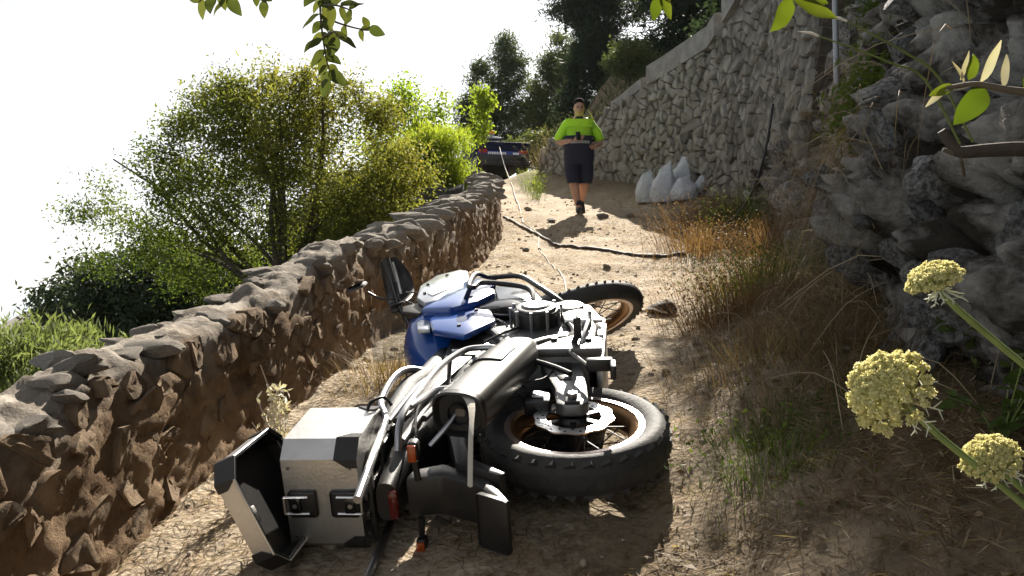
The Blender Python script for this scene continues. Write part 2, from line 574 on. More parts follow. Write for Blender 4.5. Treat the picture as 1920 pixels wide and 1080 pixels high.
def cell_stone(poly, frame, depth, gap, bulge=0.5):
    """a stone whose face fills a Voronoi cell: (verts, faces) in world space; frame(s,h) gives point and outward normal"""
    n0 = len(poly)
    cx = sum(p[0] for p in poly) / n0; cy = sum(p[1] for p in poly) / n0
    rad = sum(math.hypot(p[0] - cx, p[1] - cy) for p in poly) / n0
    k = max(0.3, 1 - gap / rad)
    P = []
    for i in range(n0):                                   # cut the corners
        a = poly[i]; b = poly[(i + 1) % n0]
        P.append((a[0] * .88 + b[0] * .12, a[1] * .88 + b[1] * .12)); P.append((a[0] * .14 + b[0] * .86, a[1] * .14 + b[1] * .86))
    P = [(cx + (x - cx) * k, cy + (y - cy) * k) for x, y in P]
    n = len(P)
    V = []; Fc = []
    tilt = (random.uniform(-.25, .25), random.uniform(-.25, .25))
    for ring, (sc, dp) in enumerate(((1.0, -0.05), (1.0, depth * 0.45), (0.86, depth * 0.85), (0.45, depth))):
        for (x, y) in P:
            xx = cx + (x - cx) * sc; yy = cy + (y - cy) * sc
            p, nr = frame(xx, yy)
            dd = dp + (0 if ring == 0 else tilt[0] * (xx - cx) + tilt[1] * (yy - cy) + random.uniform(-.006, .006))
            V.append(p + nr * dd)
    p, nr = frame(cx, cy)
    V.append(p + nr * (depth * random.uniform(0.9, 1.15)))
    for r_ in range(3):
        for i in range(n):
            j = (i + 1) % n
            Fc.append((r_ * n + i, r_ * n + j, (r_ + 1) * n + j, (r_ + 1) * n + i))
    for i in range(n):
        Fc.append((3 * n + i, 3 * n + (i + 1) % n, 4 * n))
    return V, Fc

def place_stone(V, Fc, name, m, parent):
    c = Vector((0, 0, 0))
    for v in V: c += v
    c /= len(V)
    me = bpy.data.meshes.new(name)
    me.from_pydata([tuple(v - c) for v in V], [], Fc)
    ob = link(name, me, m, parent)
    me.set_sharp_from_angle(angle=R(40))
    ob.location = c - parent.location
    return ob

def poly_frame(ys, xfun, lean, zfoot):
    """frame for a wall that follows x = xfun(y): s is arc length, h height over the foot"""
    P = np.array([(float(xfun(y)), y) for y in ys])
    L = np.concatenate([[0], np.cumsum(np.hypot(*np.diff(P, axis=0).T))])
    def fr(s, h):
        y = float(np.interp(s, L, ys)); x = float(xfun(y))
        y2 = float(np.interp(s + 0.15, L, ys)); y1 = float(np.interp(s - 0.15, L, ys))
        t = Vector((float(xfun(y2)) - float(xfun(y1)), y2 - y1, 0)).normalized()
        return x, y, t
    return L[-1], fr

# ------------------------------------------------------------------ dry stone wall on the right
wall = empty('dry_stone_wall', (2.5, 13, 1.0), 'tall grey dry stone wall of rough blocks along the uphill side of the track', 'wall')
ys = np.arange(8.0, 18.5, 0.1)
WL, wfr = poly_frame(ys, rw_x, 0.1, None)
def w_frame(s, h):
    x, y, t = wfr(s, h)
    nr = Vector((-t.y, t.x, 0))
    zf = gz(x - 0.15, y) - 0.1
    b = 0.03 * float(fbm(s * .9, h * .9, 3.3, 2))
    p = Vector((x, y, zf + h)) - nr * (0.09 * h) + nr * b
    return p, (nr + Vector((0, 0, 0.09))).normalized()
def w_top(s):
    x, y, t = wfr(s, 0)
    return float(rt_z(y)) - (gz(x - 0.15, y) - 0.1) + 0.05
# core
nS, nH = 110, 12
V = []
for i in range(nS):
    s = WL * i / (nS - 1)
    tp = w_top(s)
    for k in range(nH):
        p, nr = w_frame(s, tp * k / (nH - 1))
        V.append(p - nr * 0.03)
    p, nr = w_frame(s, tp)
    V.append(p - Vector((nr.x, nr.y, 0)) * 0.55 - Vector((0, 0, .05)))
    V.append(p - Vector((nr.x, nr.y, 0)) * 0.55 - Vector((0, 0, tp)))
nH += 2
Fc = [(i * nH + k, i * nH + k + 1, (i + 1) * nH + k + 1, (i + 1) * nH + k) for i in range(nS - 1) for k in range(nH - 1)]
Fc += [tuple(range(nH)), tuple(range((nS - 1) * nH, nS * nH))[::-1]]
mb = MB(); mb.add([v - wall.location for v in V], Fc); mb.build('wall_core', M_core, wall, smooth=False)
PTS = [p for p in jitter_grid(-0.5, WL + 0.3, -0.2, 4.6, 0.175, 0.125, .5) if random.random() > .2]
cells = voronoi_cells(PTS)
cand = []
for (sx, hy, poly) in cells:
    tp = w_top(min(max(sx, 0), WL))
    if sx < 0.05 or sx > WL - 0.1 or hy > tp - 0.02 or hy < -0.1: continue
    poly = [(q[0], min(q[1], tp + 0.06)) for q in poly]
    x, y, t = wfr(sx, hy)
    z = gz(x - .15, y) + hy
    px = 960 + 1500 * x / y; py = 540 - 1500 * z / y
    vis = 0 if (py < -60 or px > 1980) else 1
    ar = 0.5 * abs(sum(poly[i][0] * poly[(i + 1) % len(poly)][1] - poly[(i + 1) % len(poly)][0] * poly[i][1] for i in range(len(poly))))
    cand.append((vis * ar / (y * y), poly, vis))
cand.sort(key=lambda q: -q[0])
rest = MB()
for i, (a, poly, vis) in enumerate(cand):
    V, Fc = cell_stone(poly, w_frame, random.uniform(0.02, 0.10), random.uniform(0.003, 0.012))
    if i < 295:
        place_stone(V, Fc, 'stone', M_stone, wall)
    else:
        rest.add([v - wall.location for v in V], Fc)
ro = rest.build('stones', M_stone, wall)
tag(ro, kind='stuff')
# smooth rendered parapet blocks on top of the far half of the wall
def parapet(y0, y1, h, name='cap_block'):
    mb = MB()
    rings = []
    for y in np.linspace(y0, y1, 8):
        x = float(rw_x(y)); y2, y1b = y + .1, y - .1
        t = Vector((float(rw_x(y2)) - float(rw_x(y1b)), .2, 0)).normalized()
        nr = Vector((-t.y, t.x, 0))
        b = Vector((x, y, float(rt_z(y)) - 0.06)) - nr * 0.22
        rings.append([b + nr * 0.10, b + nr * 0.10 + Vector((0, 0, h)), b + nr * 0.05 + Vector((0, 0, h + .02)), b - nr * 0.3 + Vector((0, 0, h + .02)), b - nr * 0.32])
    rings = [[p - wall.location for p in r_] for r_ in rings]
    mb.loft(rings); return mb.build(name, M_cap, wall, smooth=False)
parapet(12.3, 14.35, 0.34)
parapet(14.5, 15.5, 0.18)
parapet(11.2, 12.0, 0.75)

# ------------------------------------------------------------------ the rock bank, near right
def worley(x, y, z, seed=0, ids=False):
    xi, yi, zi = np.floor(x).astype(int), np.floor(y).astype(int), np.floor(z).astype(int)
    best = np.full(np.shape(x), 9.0); sec = best.copy(); cid = np.zeros(np.shape(x))
    for a in (-1, 0, 1):
        for b in (-1, 0, 1):
            for c in (-1, 0, 1):
                cx, cy, cz = xi + a, yi + b, zi + c
                px = cx + _perm[cx % 64, cy % 64, (cz + seed) % 64]; py = cy + _perm[(cx + 9) % 64, (cy + 21) % 64, (cz + seed) % 64]; pz = cz + _perm[(cx + 33) % 64, (cy + 5) % 64, (cz + seed + 7) % 64]
                d = np.sqrt((px - x) ** 2 + (py - y) ** 2 + (pz - z) ** 2)
                sec = np.minimum(sec, np.maximum(best, d)); cid = np.where(d < best, _perm[(cx + 3) % 64, (cy + 41) % 64, (cz + seed + 13) % 64], cid); best = np.minimum(best, d)
    return (best, sec, cid) if ids else (best, sec)
by = axis_pts((-2, 1.5, 0.12), (1.5, 6.5, 0.016), (6.5, 9.6, 0.03))
hh = np.linspace(0, 1, 210) ** 1.15
BY, BH = np.meshgrid(by, hh, indexing='ij')
foot = np.array([gz(rw_x(y) - 0.1, y) for y in by])[:, None] - 0.25
top = rt_z(by)[:, None] + 0.02
BZ = foot + (top - foot) * BH
lean = 1.2 * (1 - sstep(8.6, 9.6, BY)) + 0.15
prof = BH ** 1.3
BX = rw_x(BY) + 0.02 + lean * prof
f1, f2 = worley(BX * 1.9, BY * 1.5, BZ * 1.9, 3)
g1, g2, gi = worley(BX * 4.2, BY * 3.4, BZ * 5.4, 11, True)
wx = 0.25 * fbm(BX * 3, BY * 3, BZ * 3, 3)
f1, f2, fi = worley(BX * 1.9 + wx, BY * 1.5 + wx * .7, BZ * 2.4 - wx, 3, True)
h1, h2, hi = worley(BX * 10, BY * 9, BZ * 13, 5, True)
rid = 1 - np.abs(fbm(BX * 1.7, BY * 1.7, BZ * 2.4, 4))
disp = 0.26 * fbm(BX * .7, BY * .7, BZ * .9, 3) + 0.11 * (0.55 - f1) + 0.16 * (rid - .6) + 0.05 * (0.5 - g1) + 0.26 * (fi - .5) + 0.13 * (gi - .5) + 0.05 * (hi - .5) - 0.07 * (1 - sstep(0, .12, g2 - g1)) + 0.05 * fbm(BX * 4, BY * 4, BZ * 5, 6, .62) + 0.025 * (1 - np.abs(fbm(BX * 7, BY * 6, BZ * 9, 4)) * 2) - 0.07 * (1 - sstep(0, 0.10, f2 - f1))
disp = disp * (0.25 + 0.75 * sstep(0, 0.12, BH)) * (1 - sstep(9.0, 9.6, BY) * .8)
BX = BX - disp
BZ = BZ + disp * 0.25
nb, nh = BY.shape
idx = np.arange(nb * nh).reshape(nb, nh)
F = np.stack([idx[:-1, :-1], idx[1:, :-1], idx[1:, 1:], idx[:-1, 1:]], -1).reshape(-1, 4)[:, ::-1]
bank_me = np_mesh('rock_bank', np.stack([BX, BY, BZ], -1).reshape(-1, 3), F)
bank = link('rock_bank', bank_me, M_rock, smooth=False)
tag(bank, kind='structure')
pool = stone_pool(M_boulder, 7, 4, 0.42)
def bank_x(y, z):
    j = int(np.argmin(abs(by - y)))
    return float(np.interp(z, BZ[j], BX[j]))
for (y, z, s, sq) in [(4.3, -0.38, .34, (.8, 1, .75)), (4.0, -0.15, .2, (1, .8, .7)), (3.7, -.55, .26, (.7, 1, .8)), (3.0, -.42, .16, (.8, 1, 1)), (2.65, -.3, .17, (.7, .9, 1)), (2.6, -.62, .14, (1, 1, .8)), (5.2, -.2, .25, (1, 1, .7)), (3.4, .05, .18, (.6, 1, .9)), (4.9, .5, .26, (.7, 1, .8)), (5.8, .1, .24, (.8, 1, .8)), (6.4, .9, .3, (.7, 1, .9)), (3.1, .7, .16, (.6, 1, 1)), (6.9, .35, .26, (.8, 1, .8)), (7.6, .8, .3, (.8, 1, .8)), (2.3, .1, .15, (.6, .9, 1)), (5.4, 1.1, .28, (.7, 1, .8)), (7.2, 1.6, .3, (.7, 1, .8)), (8.0, 1.9, .28, (.7, 1, .7))]:
    me = random.choice(pool)
    ob = bpy.data.objects.new('rock', me); COL.objects.link(ob); ob.parent = bank
    ob.location = (bank_x(y, z) + 0.05, y, z)
    ob.scale = (s * sq[0], s * sq[1], s * sq[2])
    ob.rotation_euler = (random.uniform(-.5, .5), random.uniform(-.5, .5), random.uniform(0, 6))
spool = stone_pool(M_boulder, 6, 3, 0.45)
for i in range(190):                                       # smaller broken blocks wedged into the bank
    y = random.uniform(2.0, 8.8) if i < 150 else random.uniform(7.5, 8.9); z0 = gz(rw_x(y) - .1, y); z = z0 + random.random() ** 1.3 * min(3.2, y * .42 - z0)
    ob = bpy.data.objects.new('rock', random.choice(spool)); COL.objects.link(ob); ob.parent = bank
    ob.location = (bank_x(y, z) + random.uniform(-.01, .05), y, z)
    s = random.uniform(.05, .15) * (.6 + .08 * y) * (1.25 if i >= 150 else 1)
    ob.scale = (s * random.uniform(.6, 1), s * random.uniform(.7, 1.2), s * random.uniform(.5, 1))
    ob.rotation_euler = (random.uniform(-1, 1), random.uniform(-1, 1), random.uniform(0, 6))

# ------------------------------------------------------------------ low earthen wall on the left
lw = empty('low_rubble_wall', (-0.9, 5, -0.4), 'low earth coloured rubble wall with rough crest along the drop beside the track', 'wall')
ys = axis_pts((0.7, 5, 0.02), (5, 8, .035), (8, 17, 0.06))
prof = np.array([(0.03, -.25), (0.02, 0.0), (0.0, .1), (-.01, .25), (-.02, .4), (-.04, .5), (-.07, .57), (-.13, .61), (-.21, .62), (-.29, .59), (-.35, .52), (-.38, .35), (-.40, .1), (-.42, -.3), (-.5, -1.2)])
pl = np.concatenate([[0], np.cumsum(np.hypot(*np.diff(prof, axis=0).T))])
q = axis_pts((0, pl[10], 0.016), (pl[10], pl[-1], 0.12))
PU = np.interp(q, pl, prof[:, 0]); PV = np.interp(q, pl, prof[:, 1])
gu, gv = np.gradient(PU, q), np.gradient(PV, q)
NU, NV = gv, -gu                                           # outward in the (u,v) section
lx = lw_x(np.convolve(np.pad(ys, 6, 'edge'), np.ones(13) / 13, 'valid')); tx = np.gradient(lx, ys)
ln = np.sqrt(1 + tx ** 2)
nrx, nry = 1 / ln, -tx / ln                                # towards the track
zf = np.array([gz(x + 0.12, y) for x, y in zip(lx, ys)])
zf = np.convolve(np.pad(zf, 8, 'edge'), np.ones(17) / 17, 'valid')
und = 0.035 * fbm(ys * 0.9, 3.3, 0, 3) + 0.02 * fbm(ys * 3.1, 8.1, 0, 2)
def lw_point(i, u, v):
    return lx[i] + nrx[i] * u, ys[i] + nry[i] * u, zf[i] + v * (1 + und[i] * 1.6) * hs[i]
Vx = lx[:, None] + nrx[:, None] * PU; Vy = ys[:, None] + nry[:, None] * PU; hs = 0.86 + 0.14 * sstep(2.5, 5.5, ys)
Vz = zf[:, None] + PV * (1 + 1.6 * und[:, None]) * hs[:, None]
a1, a2 = worley(Vx * 9, Vy * 8, Vz * 11, 2)
dsp = 0.022 * fbm(Vx * 1.6, Vy * 1.6, Vz * 1.6, 3) + 0.014 * (0.55 - a1) + 0.014 * fbm(Vx * 9, Vy * 9, Vz * 11, 5, .7)
crest = sstep(.45, .6, PV)[None, :] * np.ones_like(Vx)
crest_c = sstep(.36, .56, PV[None, :] + 0.14 * fbm(Vx * 3, Vy * 3, Vz * 3, 4))
dsp = dsp + crest * (0.022 * fbm(Vx * 5, Vy * 5, Vz * 5, 4) + 0.02 * (1 - 2 * np.abs(fbm(Vx * 3.1, Vy * 4.5, Vz * 3, 3))))
Vx = Vx + dsp * NU * nrx[:, None]; Vy = Vy + dsp * NU * nry[:, None]; Vz = Vz + dsp * NV
n1, n2 = Vx.shape
idx = np.arange(n1 * n2).reshape(n1, n2)
F = np.stack([idx[:-1, :-1], idx[:-1, 1:], idx[1:, 1:], idx[1:, :-1]], -1).reshape(-1, 4)
me = np_mesh('earth_body', np.stack([Vx - lw.location.x, Vy - lw.location.y, Vz - lw.location.z], -1).reshape(-1, 3), F)
at = me.attributes.new('crest', 'FLOAT', 'POINT'); at.data.foreach_set('value', np.clip(crest_c, 0, 1).astype(np.float32).ravel())
link('earth_body', me, M_earthwall, lw)
# embedded face stones
# (nearest stones first)
LL = np.concatenate([[0], np.cumsum(np.hypot(np.diff(lx), np.diff(ys)))])
def l_frame(s, h):
    i = int(np.clip(np.searchsorted(LL, s), 1, len(ys) - 2))
    k = (s - LL[i - 1]) / max(1e-6, LL[i] - LL[i - 1])
    x = lx[i - 1] + (lx[i] - lx[i - 1]) * k; y = ys[i - 1] + (ys[i] - ys[i - 1]) * k
    z = zf[i]
    u = float(np.interp(h, prof[:7, 1], prof[:7, 0]))
    d = 0.03 * float(fbm(x * 1.6, y * 1.6, (z + h) * 1.6, 3))
    return Vector((x + nrx[i] * (u + d), y + nry[i] * (u + d), z + h)), Vector((nrx[i], nry[i], 0.06)).normalized()
cells = voronoi_cells(jitter_grid(0.0, 9.6, 0.0, 0.6, 0.125, 0.085, .5))
nst = 0
for (sx, hy, poly) in cells:
    if hy > 0.5 or hy < 0.0 or sx < 0.8 or sx > 9.4 or random.random() < 0.42 or nst > 205: continue
    poly = [(q[0], min(max(q[1], -.05), .53)) for q in poly]
    V, Fc = cell_stone(poly, l_frame, random.uniform(-0.004, 0.010), random.uniform(0.004, 0.016))
    place_stone(V, Fc, 'stone', M_earthstone, lw); nst += 1
# coping stones
cpool = stone_pool(M_coping, 10, 3, 0.5)
s = 0.9
while s < LL[-1] - 0.3:
    i = int(np.searchsorted(LL, s))
    far = ys[i] > 5.2
    u = random.uniform(-.32, -.05)
    x, y, z = lw_point(i, u, 0.60)
    ob = bpy.data.objects.new('coping_stone', random.choice(cpool)); COL.objects.link(ob); ob.parent = lw
    ob.location = Vector((x, y, z + random.uniform(-.015, 0.022) - 1.6 * max(0, abs(u + .19) - .08) ** 1.2)) - lw.location
    yaw = math.atan2(nry[i], nrx[i]) + random.uniform(-.35, .35)
    if far:
        ob.scale = (random.uniform(.12, .19), random.uniform(.035, .06), random.uniform(.04, .07))
        ob.rotation_euler = (random.uniform(-.5, .1), random.uniform(-.15, .2), yaw)
        s += random.uniform(.07, .11)
    else:
        ob.scale = (random.uniform(.05, .13), random.uniform(.04, .09), random.uniform(.02, .042))
        ob.rotation_euler = (random.uniform(-.2, .2), random.uniform(-.15, .25), yaw)
        s += random.uniform(.05, .10)
# ------------------------------------------------------------------ the motorcycle, built upright (x forward, y left, z up; origin under the rear axle), then laid on its side
M_black = mat('black_plastic', (0.010, 0.010, 0.011), 0.42, col2=(0.026, 0.022, 0.018), vscale=6, bump=0.1, bscale=120)
M_gloss = mat('gloss_black', (0.008, 0.008, 0.009), 0.18, coat=0.4)
M_rubber = mat('tyre_rubber', (0.022, 0.021, 0.020), 0.72, col2=(0.045, 0.040, 0.035), vscale=9, bump=0.25, bscale=60)
M_blue = mat('blue_paint', (0.003, 0.062, 0.30), 0.28, metal=0.0, coat=1.0)
M_silver = mat('silver_paint', (0.50, 0.53, 0.57), 0.28, metal=0.4, coat=0.8)
M_alu = mat('brushed_alu', (0.72, 0.71, 0.70), 0.36, metal=1.0, var=0.12, vscale=14, bump=0.06, bscale=150)
M_steel = mat('muffler_steel', (0.30, 0.29, 0.28), 0.33, metal=1.0, var=0.15, vscale=9)
M_tube = mat('tube_steel', (0.36, 0.36, 0.37), 0.32, metal=0.9)
M_engine = mat('engine_casting', (0.22, 0.22, 0.22), 0.42, metal=0.85, var=0.2, vscale=15, bump=0.12, bscale=160)
M_dark = mat('dark_metal', (0.05, 0.05, 0.052), 0.38, metal=0.8)
M_gold = mat('bronze_rim', (0.34, 0.19, 0.085), 0.32, metal=0.85)
M_rim = mat('pale_rim_edge', (0.62, 0.50, 0.44), 0.3, metal=0.9)
M_seat = mat('seat_cover', (0.012, 0.012, 0.013), 0.55, bump=0.3, bscale=200)
M_lens_o = mat('amber_lens', (0.34, 0.055, 0.008), 0.15, coat=0.5)
M_lens_r = mat('red_lens', (0.10, 0.006, 0.005), 0.15, coat=0.5)
M_mirror = mat('mirror_glass', (0.8, 0.8, 0.8), 0.03, metal=1.0)
M_strap = mat('pale_webbing', (0.55, 0.50, 0.42), 0.8, bump=0.4, bscale=200)
M_white = mat('pale_decal', (0.75, 0.76, 0.78), 0.4)
def glass_mat():
    m, nt, n, l, p = new_mat('clear_screen')
    p.inputs['Base Color'].default_value = (0.75, 0.78, 0.8, 1)
    p.inputs['Roughness'].default_value = 0.05
    p.inputs['Transmission Weight'].default_value = 0.9
    p.inputs['IOR'].default_value = 1.2
    return m
M_glass = glass_mat()

BIKE_M = Matrix(((0.10206932, 0.0576493, -0.99310544, 0.5268), (0.96207778, 0.24813891, 0.11328471, 2.6350), (0.25295889, -0.96700757, -0.03013574, -0.4912), (0, 0, 0, 1)))
bike = empty('motorcycle', (0, 0, 0), 'blue and silver adventure motorcycle lying on its left side across the dirt track', 'motorcycle')
bike.matrix_world = BIKE_M

# steering: everything on the fork turns about the head axis
PIV = Vector((1.12, 0, 1.05)); AXD = Vector((-0.46, 0, 0.888)).normalized()
STEER = Matrix.Translation(PIV) @ Matrix.Rotation(R(40), 4, AXD) @ Matrix.Translation(-PIV)

def wheel(name, cx, cz, Rt, rr, wt, xf, spokes, tread_n, side):
    mb = MB(xf)
    h = wt / 2
    prof = [(rr - .004, -h * .62), (rr + .015, -h * .82), ((Rt + rr) / 2, -h), (Rt - .028, -h * .93), (Rt - .010, -h * .66), (Rt, -h * .25), (Rt, h * .25), (Rt - .010, h * .66), (Rt - .028, h * .93), ((Rt + rr) / 2, h), (rr + .015, h * .82), (rr - .004, h * .62)]
    mb.lathe(prof, (cx, 0, cz), 'y', 96)
    ty = mb.build(name, M_rubber, bike, angle=50)
    # tread blocks: one mesh of raised bars on the tread band (rubber)
    tb = MB(xf)
    for i in range(tread_n):
        a = 2 * math.pi * i / tread_n
        for (yy, tilt, rr_, ln) in ((-h * .55, .5, Rt - .0185, h * .6), (h * .55, -.5, Rt - .0185, h * .6), (0, .0, Rt - .0055, h * .6)):
            aa = a + (0 if yy else math.pi / tread_n); rr_ -= .004 if wt < .12 else 0
            Mx = Matrix.Translation((cx, 0, cz)) @ Matrix.Rotation(-aa, 4, 'Y') @ Matrix.Translation((rr_, yy, 0)) @ Matrix.Rotation(-yy / h * 0.75, 4, 'Z') @ Matrix.Rotation(tilt, 4, 'X')
            bm = bmesh.new(); bmesh.ops.create_cube(bm, size=1)
            for v in bm.verts: v.co = Mx @ Vector((v.co.x * .014, v.co.y * ln, v.co.z * .030))
            tb.from_bm(bm)
    t_ = tb.build('tread_blocks', M_rubber, ty, smooth=False); t_['kind'] = 'stuff'
    # rim
    rb = MB(xf)
    q = h * .66
    rb.lathe([(rr + .006, -q), (rr + .006, -q + .012), (rr - .012, -q + .02), (rr - .03, -q * .4), (rr - .034, 0), (rr - .03, q * .4), (rr - .012, q - .02), (rr + .006, q - .012), (rr + .006, q), (rr - .008, q), (rr - .026, q * .8), (rr - .045, q * .3), (rr - .047, 0), (rr - .045, -q * .3), (rr - .026, -q * .8), (rr - .008, -q)], (cx, 0, cz), 'y', 96)
    rb.build('rim', M_gold, ty, angle=40)
    lip = MB(xf)
    for sg in (-1, 1):
        lip.lathe([(rr + .008, sg * (q + .001)), (rr + .008, sg * (q + .006)), (rr - .012, sg * (q + .005)), (rr - .012, sg * (q + .001))], (cx, 0, cz), 'y', 96)
    lip.build('rim_lip', M_rim, ty, angle=40)
    hb = MB(xf)
    hb.lathe([(.0, -.085), (.042, -.085), (.055, -.07), (.055, -.055), (.034, -.045), (.034, .045), (.055, .055), (.055, .07), (.042, .085), (0, .085)], (cx, 0, cz), 'y', 32, closed=False)
    hb.build('hub', M_dark, ty)
    for i in range(spokes):
        a0 = 2 * math.pi * i / spokes
        sg = 1 if i % 2 else -1
        a1 = a0 + (0.42 if (i // 2) % 2 else -0.42)
        sp = MB(xf)
        sp.tube([(cx + .05 * math.cos(a1 * 1.0 + (.9 if (i // 2) % 2 else -.9)), sg * .058, cz + .05 * math.sin(a1 + (.9 if (i // 2) % 2 else -.9))), (cx + (rr - .04) * math.cos(a0), sg * q * .25, cz + (rr - .04) * math.sin(a0))], .0028, 5)
        sp.build('spoke', M_dark, ty)
    return ty
def disc(xf, cx, cz, ro, ri, y, parent, n=10):
    mb = MB(xf)
    seg = 120
    vs = []; fs = []
    for yy in (y - .0025, y + .0025):
        for i in range(seg):
            a = 2 * math.pi * i / seg
            w = ro + .004 * math.sin(n * 2 * a / 2)
            vs += [(cx + w * math.cos(a), yy, cz + w * math.sin(a)), (cx + ri * math.cos(a), yy, cz + ri * math.sin(a))]
    m = seg * 2
    for i in range(seg):
        j = (i + 1) % seg
        hole = (i % 6 in (2,))
        fs += [(2 * i, 2 * j, 2 * j + 1, 2 * i + 1), (m + 2 * i, m + 2 * i + 1, m + 2 * j + 1, m + 2 * j), (2 * i, m + 2 * i, m + 2 * j, 2 * j), (2 * i + 1, 2 * j + 1, m + 2 * j + 1, m + 2 * i + 1)]
    mb.add(vs, fs)
    d = mb.build('brake_disc', M_alu, parent)
    hb = MB(xf)                                            # drilled holes read as dark inserts
    for i in range(30):
        a = 2 * math.pi * i / 30
        rr_ = ri + (ro - ri) * (0.3 if i % 2 else 0.68)
        hb.lathe([(0, y - .0034), (.0045, y - .0034), (.0045, y + .0034), (0, y + .0034)], (cx + rr_ * math.cos(a), 0, cz + rr_ * math.sin(a)), 'y', 8, closed=False)
    k = hb.build('disc_holes', M_gloss, parent); k['kind'] = 'stuff'
    sp = MB(xf)
    for i in range(6):
        a = 2 * math.pi * i / 6
        sp.box((cx + (ri * .75) * math.cos(a), y, cz + (ri * .75) * math.sin(a)), (ri * .6, .006, .02), rot=(0, -a, 0))
    sp.build('disc_carrier', M_dark, parent, smooth=False)
    return d
rw = wheel('rear_wheel', 0, .32, .317, .226, .146, None, 20, 34, -1)
disc(None, 0, .32, .132, .092, -.075, rw)
fw = wheel('front_wheel', 1.575, .345, .345, .272, .095, STEER, 24, 44, -1)
disc(STEER, 1.575, .345, .150, .105, -.062, fw)

# swingarm and brake
mb = MB()
mb.prism([(.52, .31), (.52, .44), (.36, .455), (.10, .385), (-.03, .375), (-.05, .35), (-.05, .29), (-.02, .268), (.12, .275), (.34, .30)], .045, 'y', -.118, bev=.009)
mb.prism([(.52, .31), (.52, .44), (.36, .455), (.10, .385), (-.05, .36), (-.05, .29), (.12, .275)], .045, 'y', .118, bev=.009)
mb.box((.42, 0, .38), (.10, .24, .10), bev=.015)
sa = mb.build('swingarm', M_engine, bike)
MB().prism([(.02, .295), (.02, .345), (-.045, .345), (-.045, .295)], .012, 'y', -.145, bev=.003).build('axle_block', M_dark, sa)
MB().lathe([(0, -.168), (.016, -.168), (.018, -.16), (.018, -.135), (0, -.135)], (-.01, 0, .32), 'y', 6, closed=False).build('axle_nut', M_alu, sa, smooth=False)
MB().prism([(.34, .335), (.34, .425), (.17, .37), (.17, .33)], .006, 'y', -.142, bev=.002).build('swingarm_pocket', M_dark, sa)
mb = MB()
mb.prism([(.05, .40), (.125, .40), (.15, .45), (.12, .50), (.05, .49)], .06, 'y', -.085, bev=.010)
cal = mb.build('brake_caliper', M_dark, bike)
MB().prism([(.065, .42), (.11, .425), (.12, .46), (.07, .465)], .008, 'y', -.12, bev=.002).build('caliper_cover', M_alu, cal)
MB().tube([(.10, -.11, .49), (.16, -.13, .53), (.24, -.15, .50), (.30, -.15, .46), (.40, -.14, .46)], .005, 6, smooth=5).build('brake_hose', M_tube, bike)
MB().tube([(.08, -.12, .45), (.14, -.14, .50), (.19, -.14, .43), (.26, -.145, .40)], .0035, 6, smooth=5).build('sensor_cable', M_black, bike)

# engine block, clutch cover, cases
mb = MB()
mb.prism([(.42, .30), (.50, .24), (.85, .25), (.95, .34), (.95, .50), (.88, .62), (.80, .78), (.62, .78), (.55, .60), (.42, .55)], .32, 'y', 0, bev=.03, seg=3)
eng = mb.build('engine', M_engine, bike)
mb = MB()
mb.prism([(.40, .28), (.44, .245), (.60, .235), (.80, .27), (.86, .36), (.84, .50), (.78, .57), (.60, .585), (.46, .56), (.40, .50)], .05, 'y', -.175, bev=.014, seg=3)
mb.build('crankcase_cover', M_engine, eng)
def octa(cx, cz, r_, n=8, rot=.2):
    return [(cx + r_ * math.cos(rot + 2 * math.pi * i / n), cz + r_ * math.sin(rot + 2 * math.pi * i / n)) for i in range(n)]
mb = MB()
mb.prism(octa(.66, .485, .098, 10), .075, 'y', -.225, bev=.008)
cl = mb.build('clutch_cover', M_black, eng)
mb = MB()
mb.prism(octa(.66, .485, .086, 10), .014, 'y', -.268, bev=.005)
mb.lathe([(0, -.284), (.052, -.284), (.06, -.278), (.06, -.270), (0, -.27)], (.66, 0, .485), 'y', 24, closed=False)
mb.build('clutch_plate', M_engine, eng)
bo = MB()
for i in range(10):
    a = .2 + 2 * math.pi * (i + .5) / 10
    bo.lathe([(0, -.276), (.007, -.276), (.007, -.19), (0, -.19)], (.66 + .104 * math.cos(a), 0, .485 + .104 * math.sin(a)), 'y', 6, closed=False)
bo.build('cover_bolts', M_tube, eng, smooth=False)['kind'] = 'stuff'
mb = MB(); mb.prism(octa(.80, .36, .07, 12), .05, 'y', -.215, bev=.012); mb.build('alternator_cover', M_engine, eng)
mb = MB(); mb.prism([(.60, .26), (.74, .26), (.76, .34), (.70, .385), (.60, .37)], .04, 'y', -.212, bev=.010); mb.build('water_pump_cover', M_alu, eng)
MB().tube([(.62, -.215, .36), (.52, -.20, .33), (.45, -.19, .38)], .013, 8, smooth=5).build('coolant_hose', M_black, eng)
# skid plate and rear frame plate
mb = MB()
mb.prism([(.36, .215), (.80, .20), (1.02, .33), (1.05, .50), (1.02, .50), (.97, .36), (.79, .235), (.36, .245)], .30, 'y', 0, bev=.006)
mb.prism([(.58, .215), (.80, .205), (.98, .32), (1.0, .42), (.93, .42), (.86, .30), (.58, .27)], .012, 'y', -.165, bev=.003)
mb.prism([(.70, .215), (.92, .27), (.985, .36), (.93, .36), (.84, .29), (.70, .265)], .016, 'y', -.19, bev=.004)
mb.build('skid_plate', M_alu, bike)
mb = MB()
mb.prism([(.33, .22), (.46, .22), (.50, .34), (.50, .52), (.44, .60), (.36, .60), (.33, .50)], .035, 'y', -.185, bev=.008)
mb.prism([(.33, .22), (.46, .22), (.50, .34), (.50, .52), (.44, .60), (.36, .60), (.33, .50)], .035, 'y', .185, bev=.008)
mb.box((.37, 0, .42), (.05, .34, .30), bev=.01)
fp = mb.build('frame_plate', M_engine, bike)
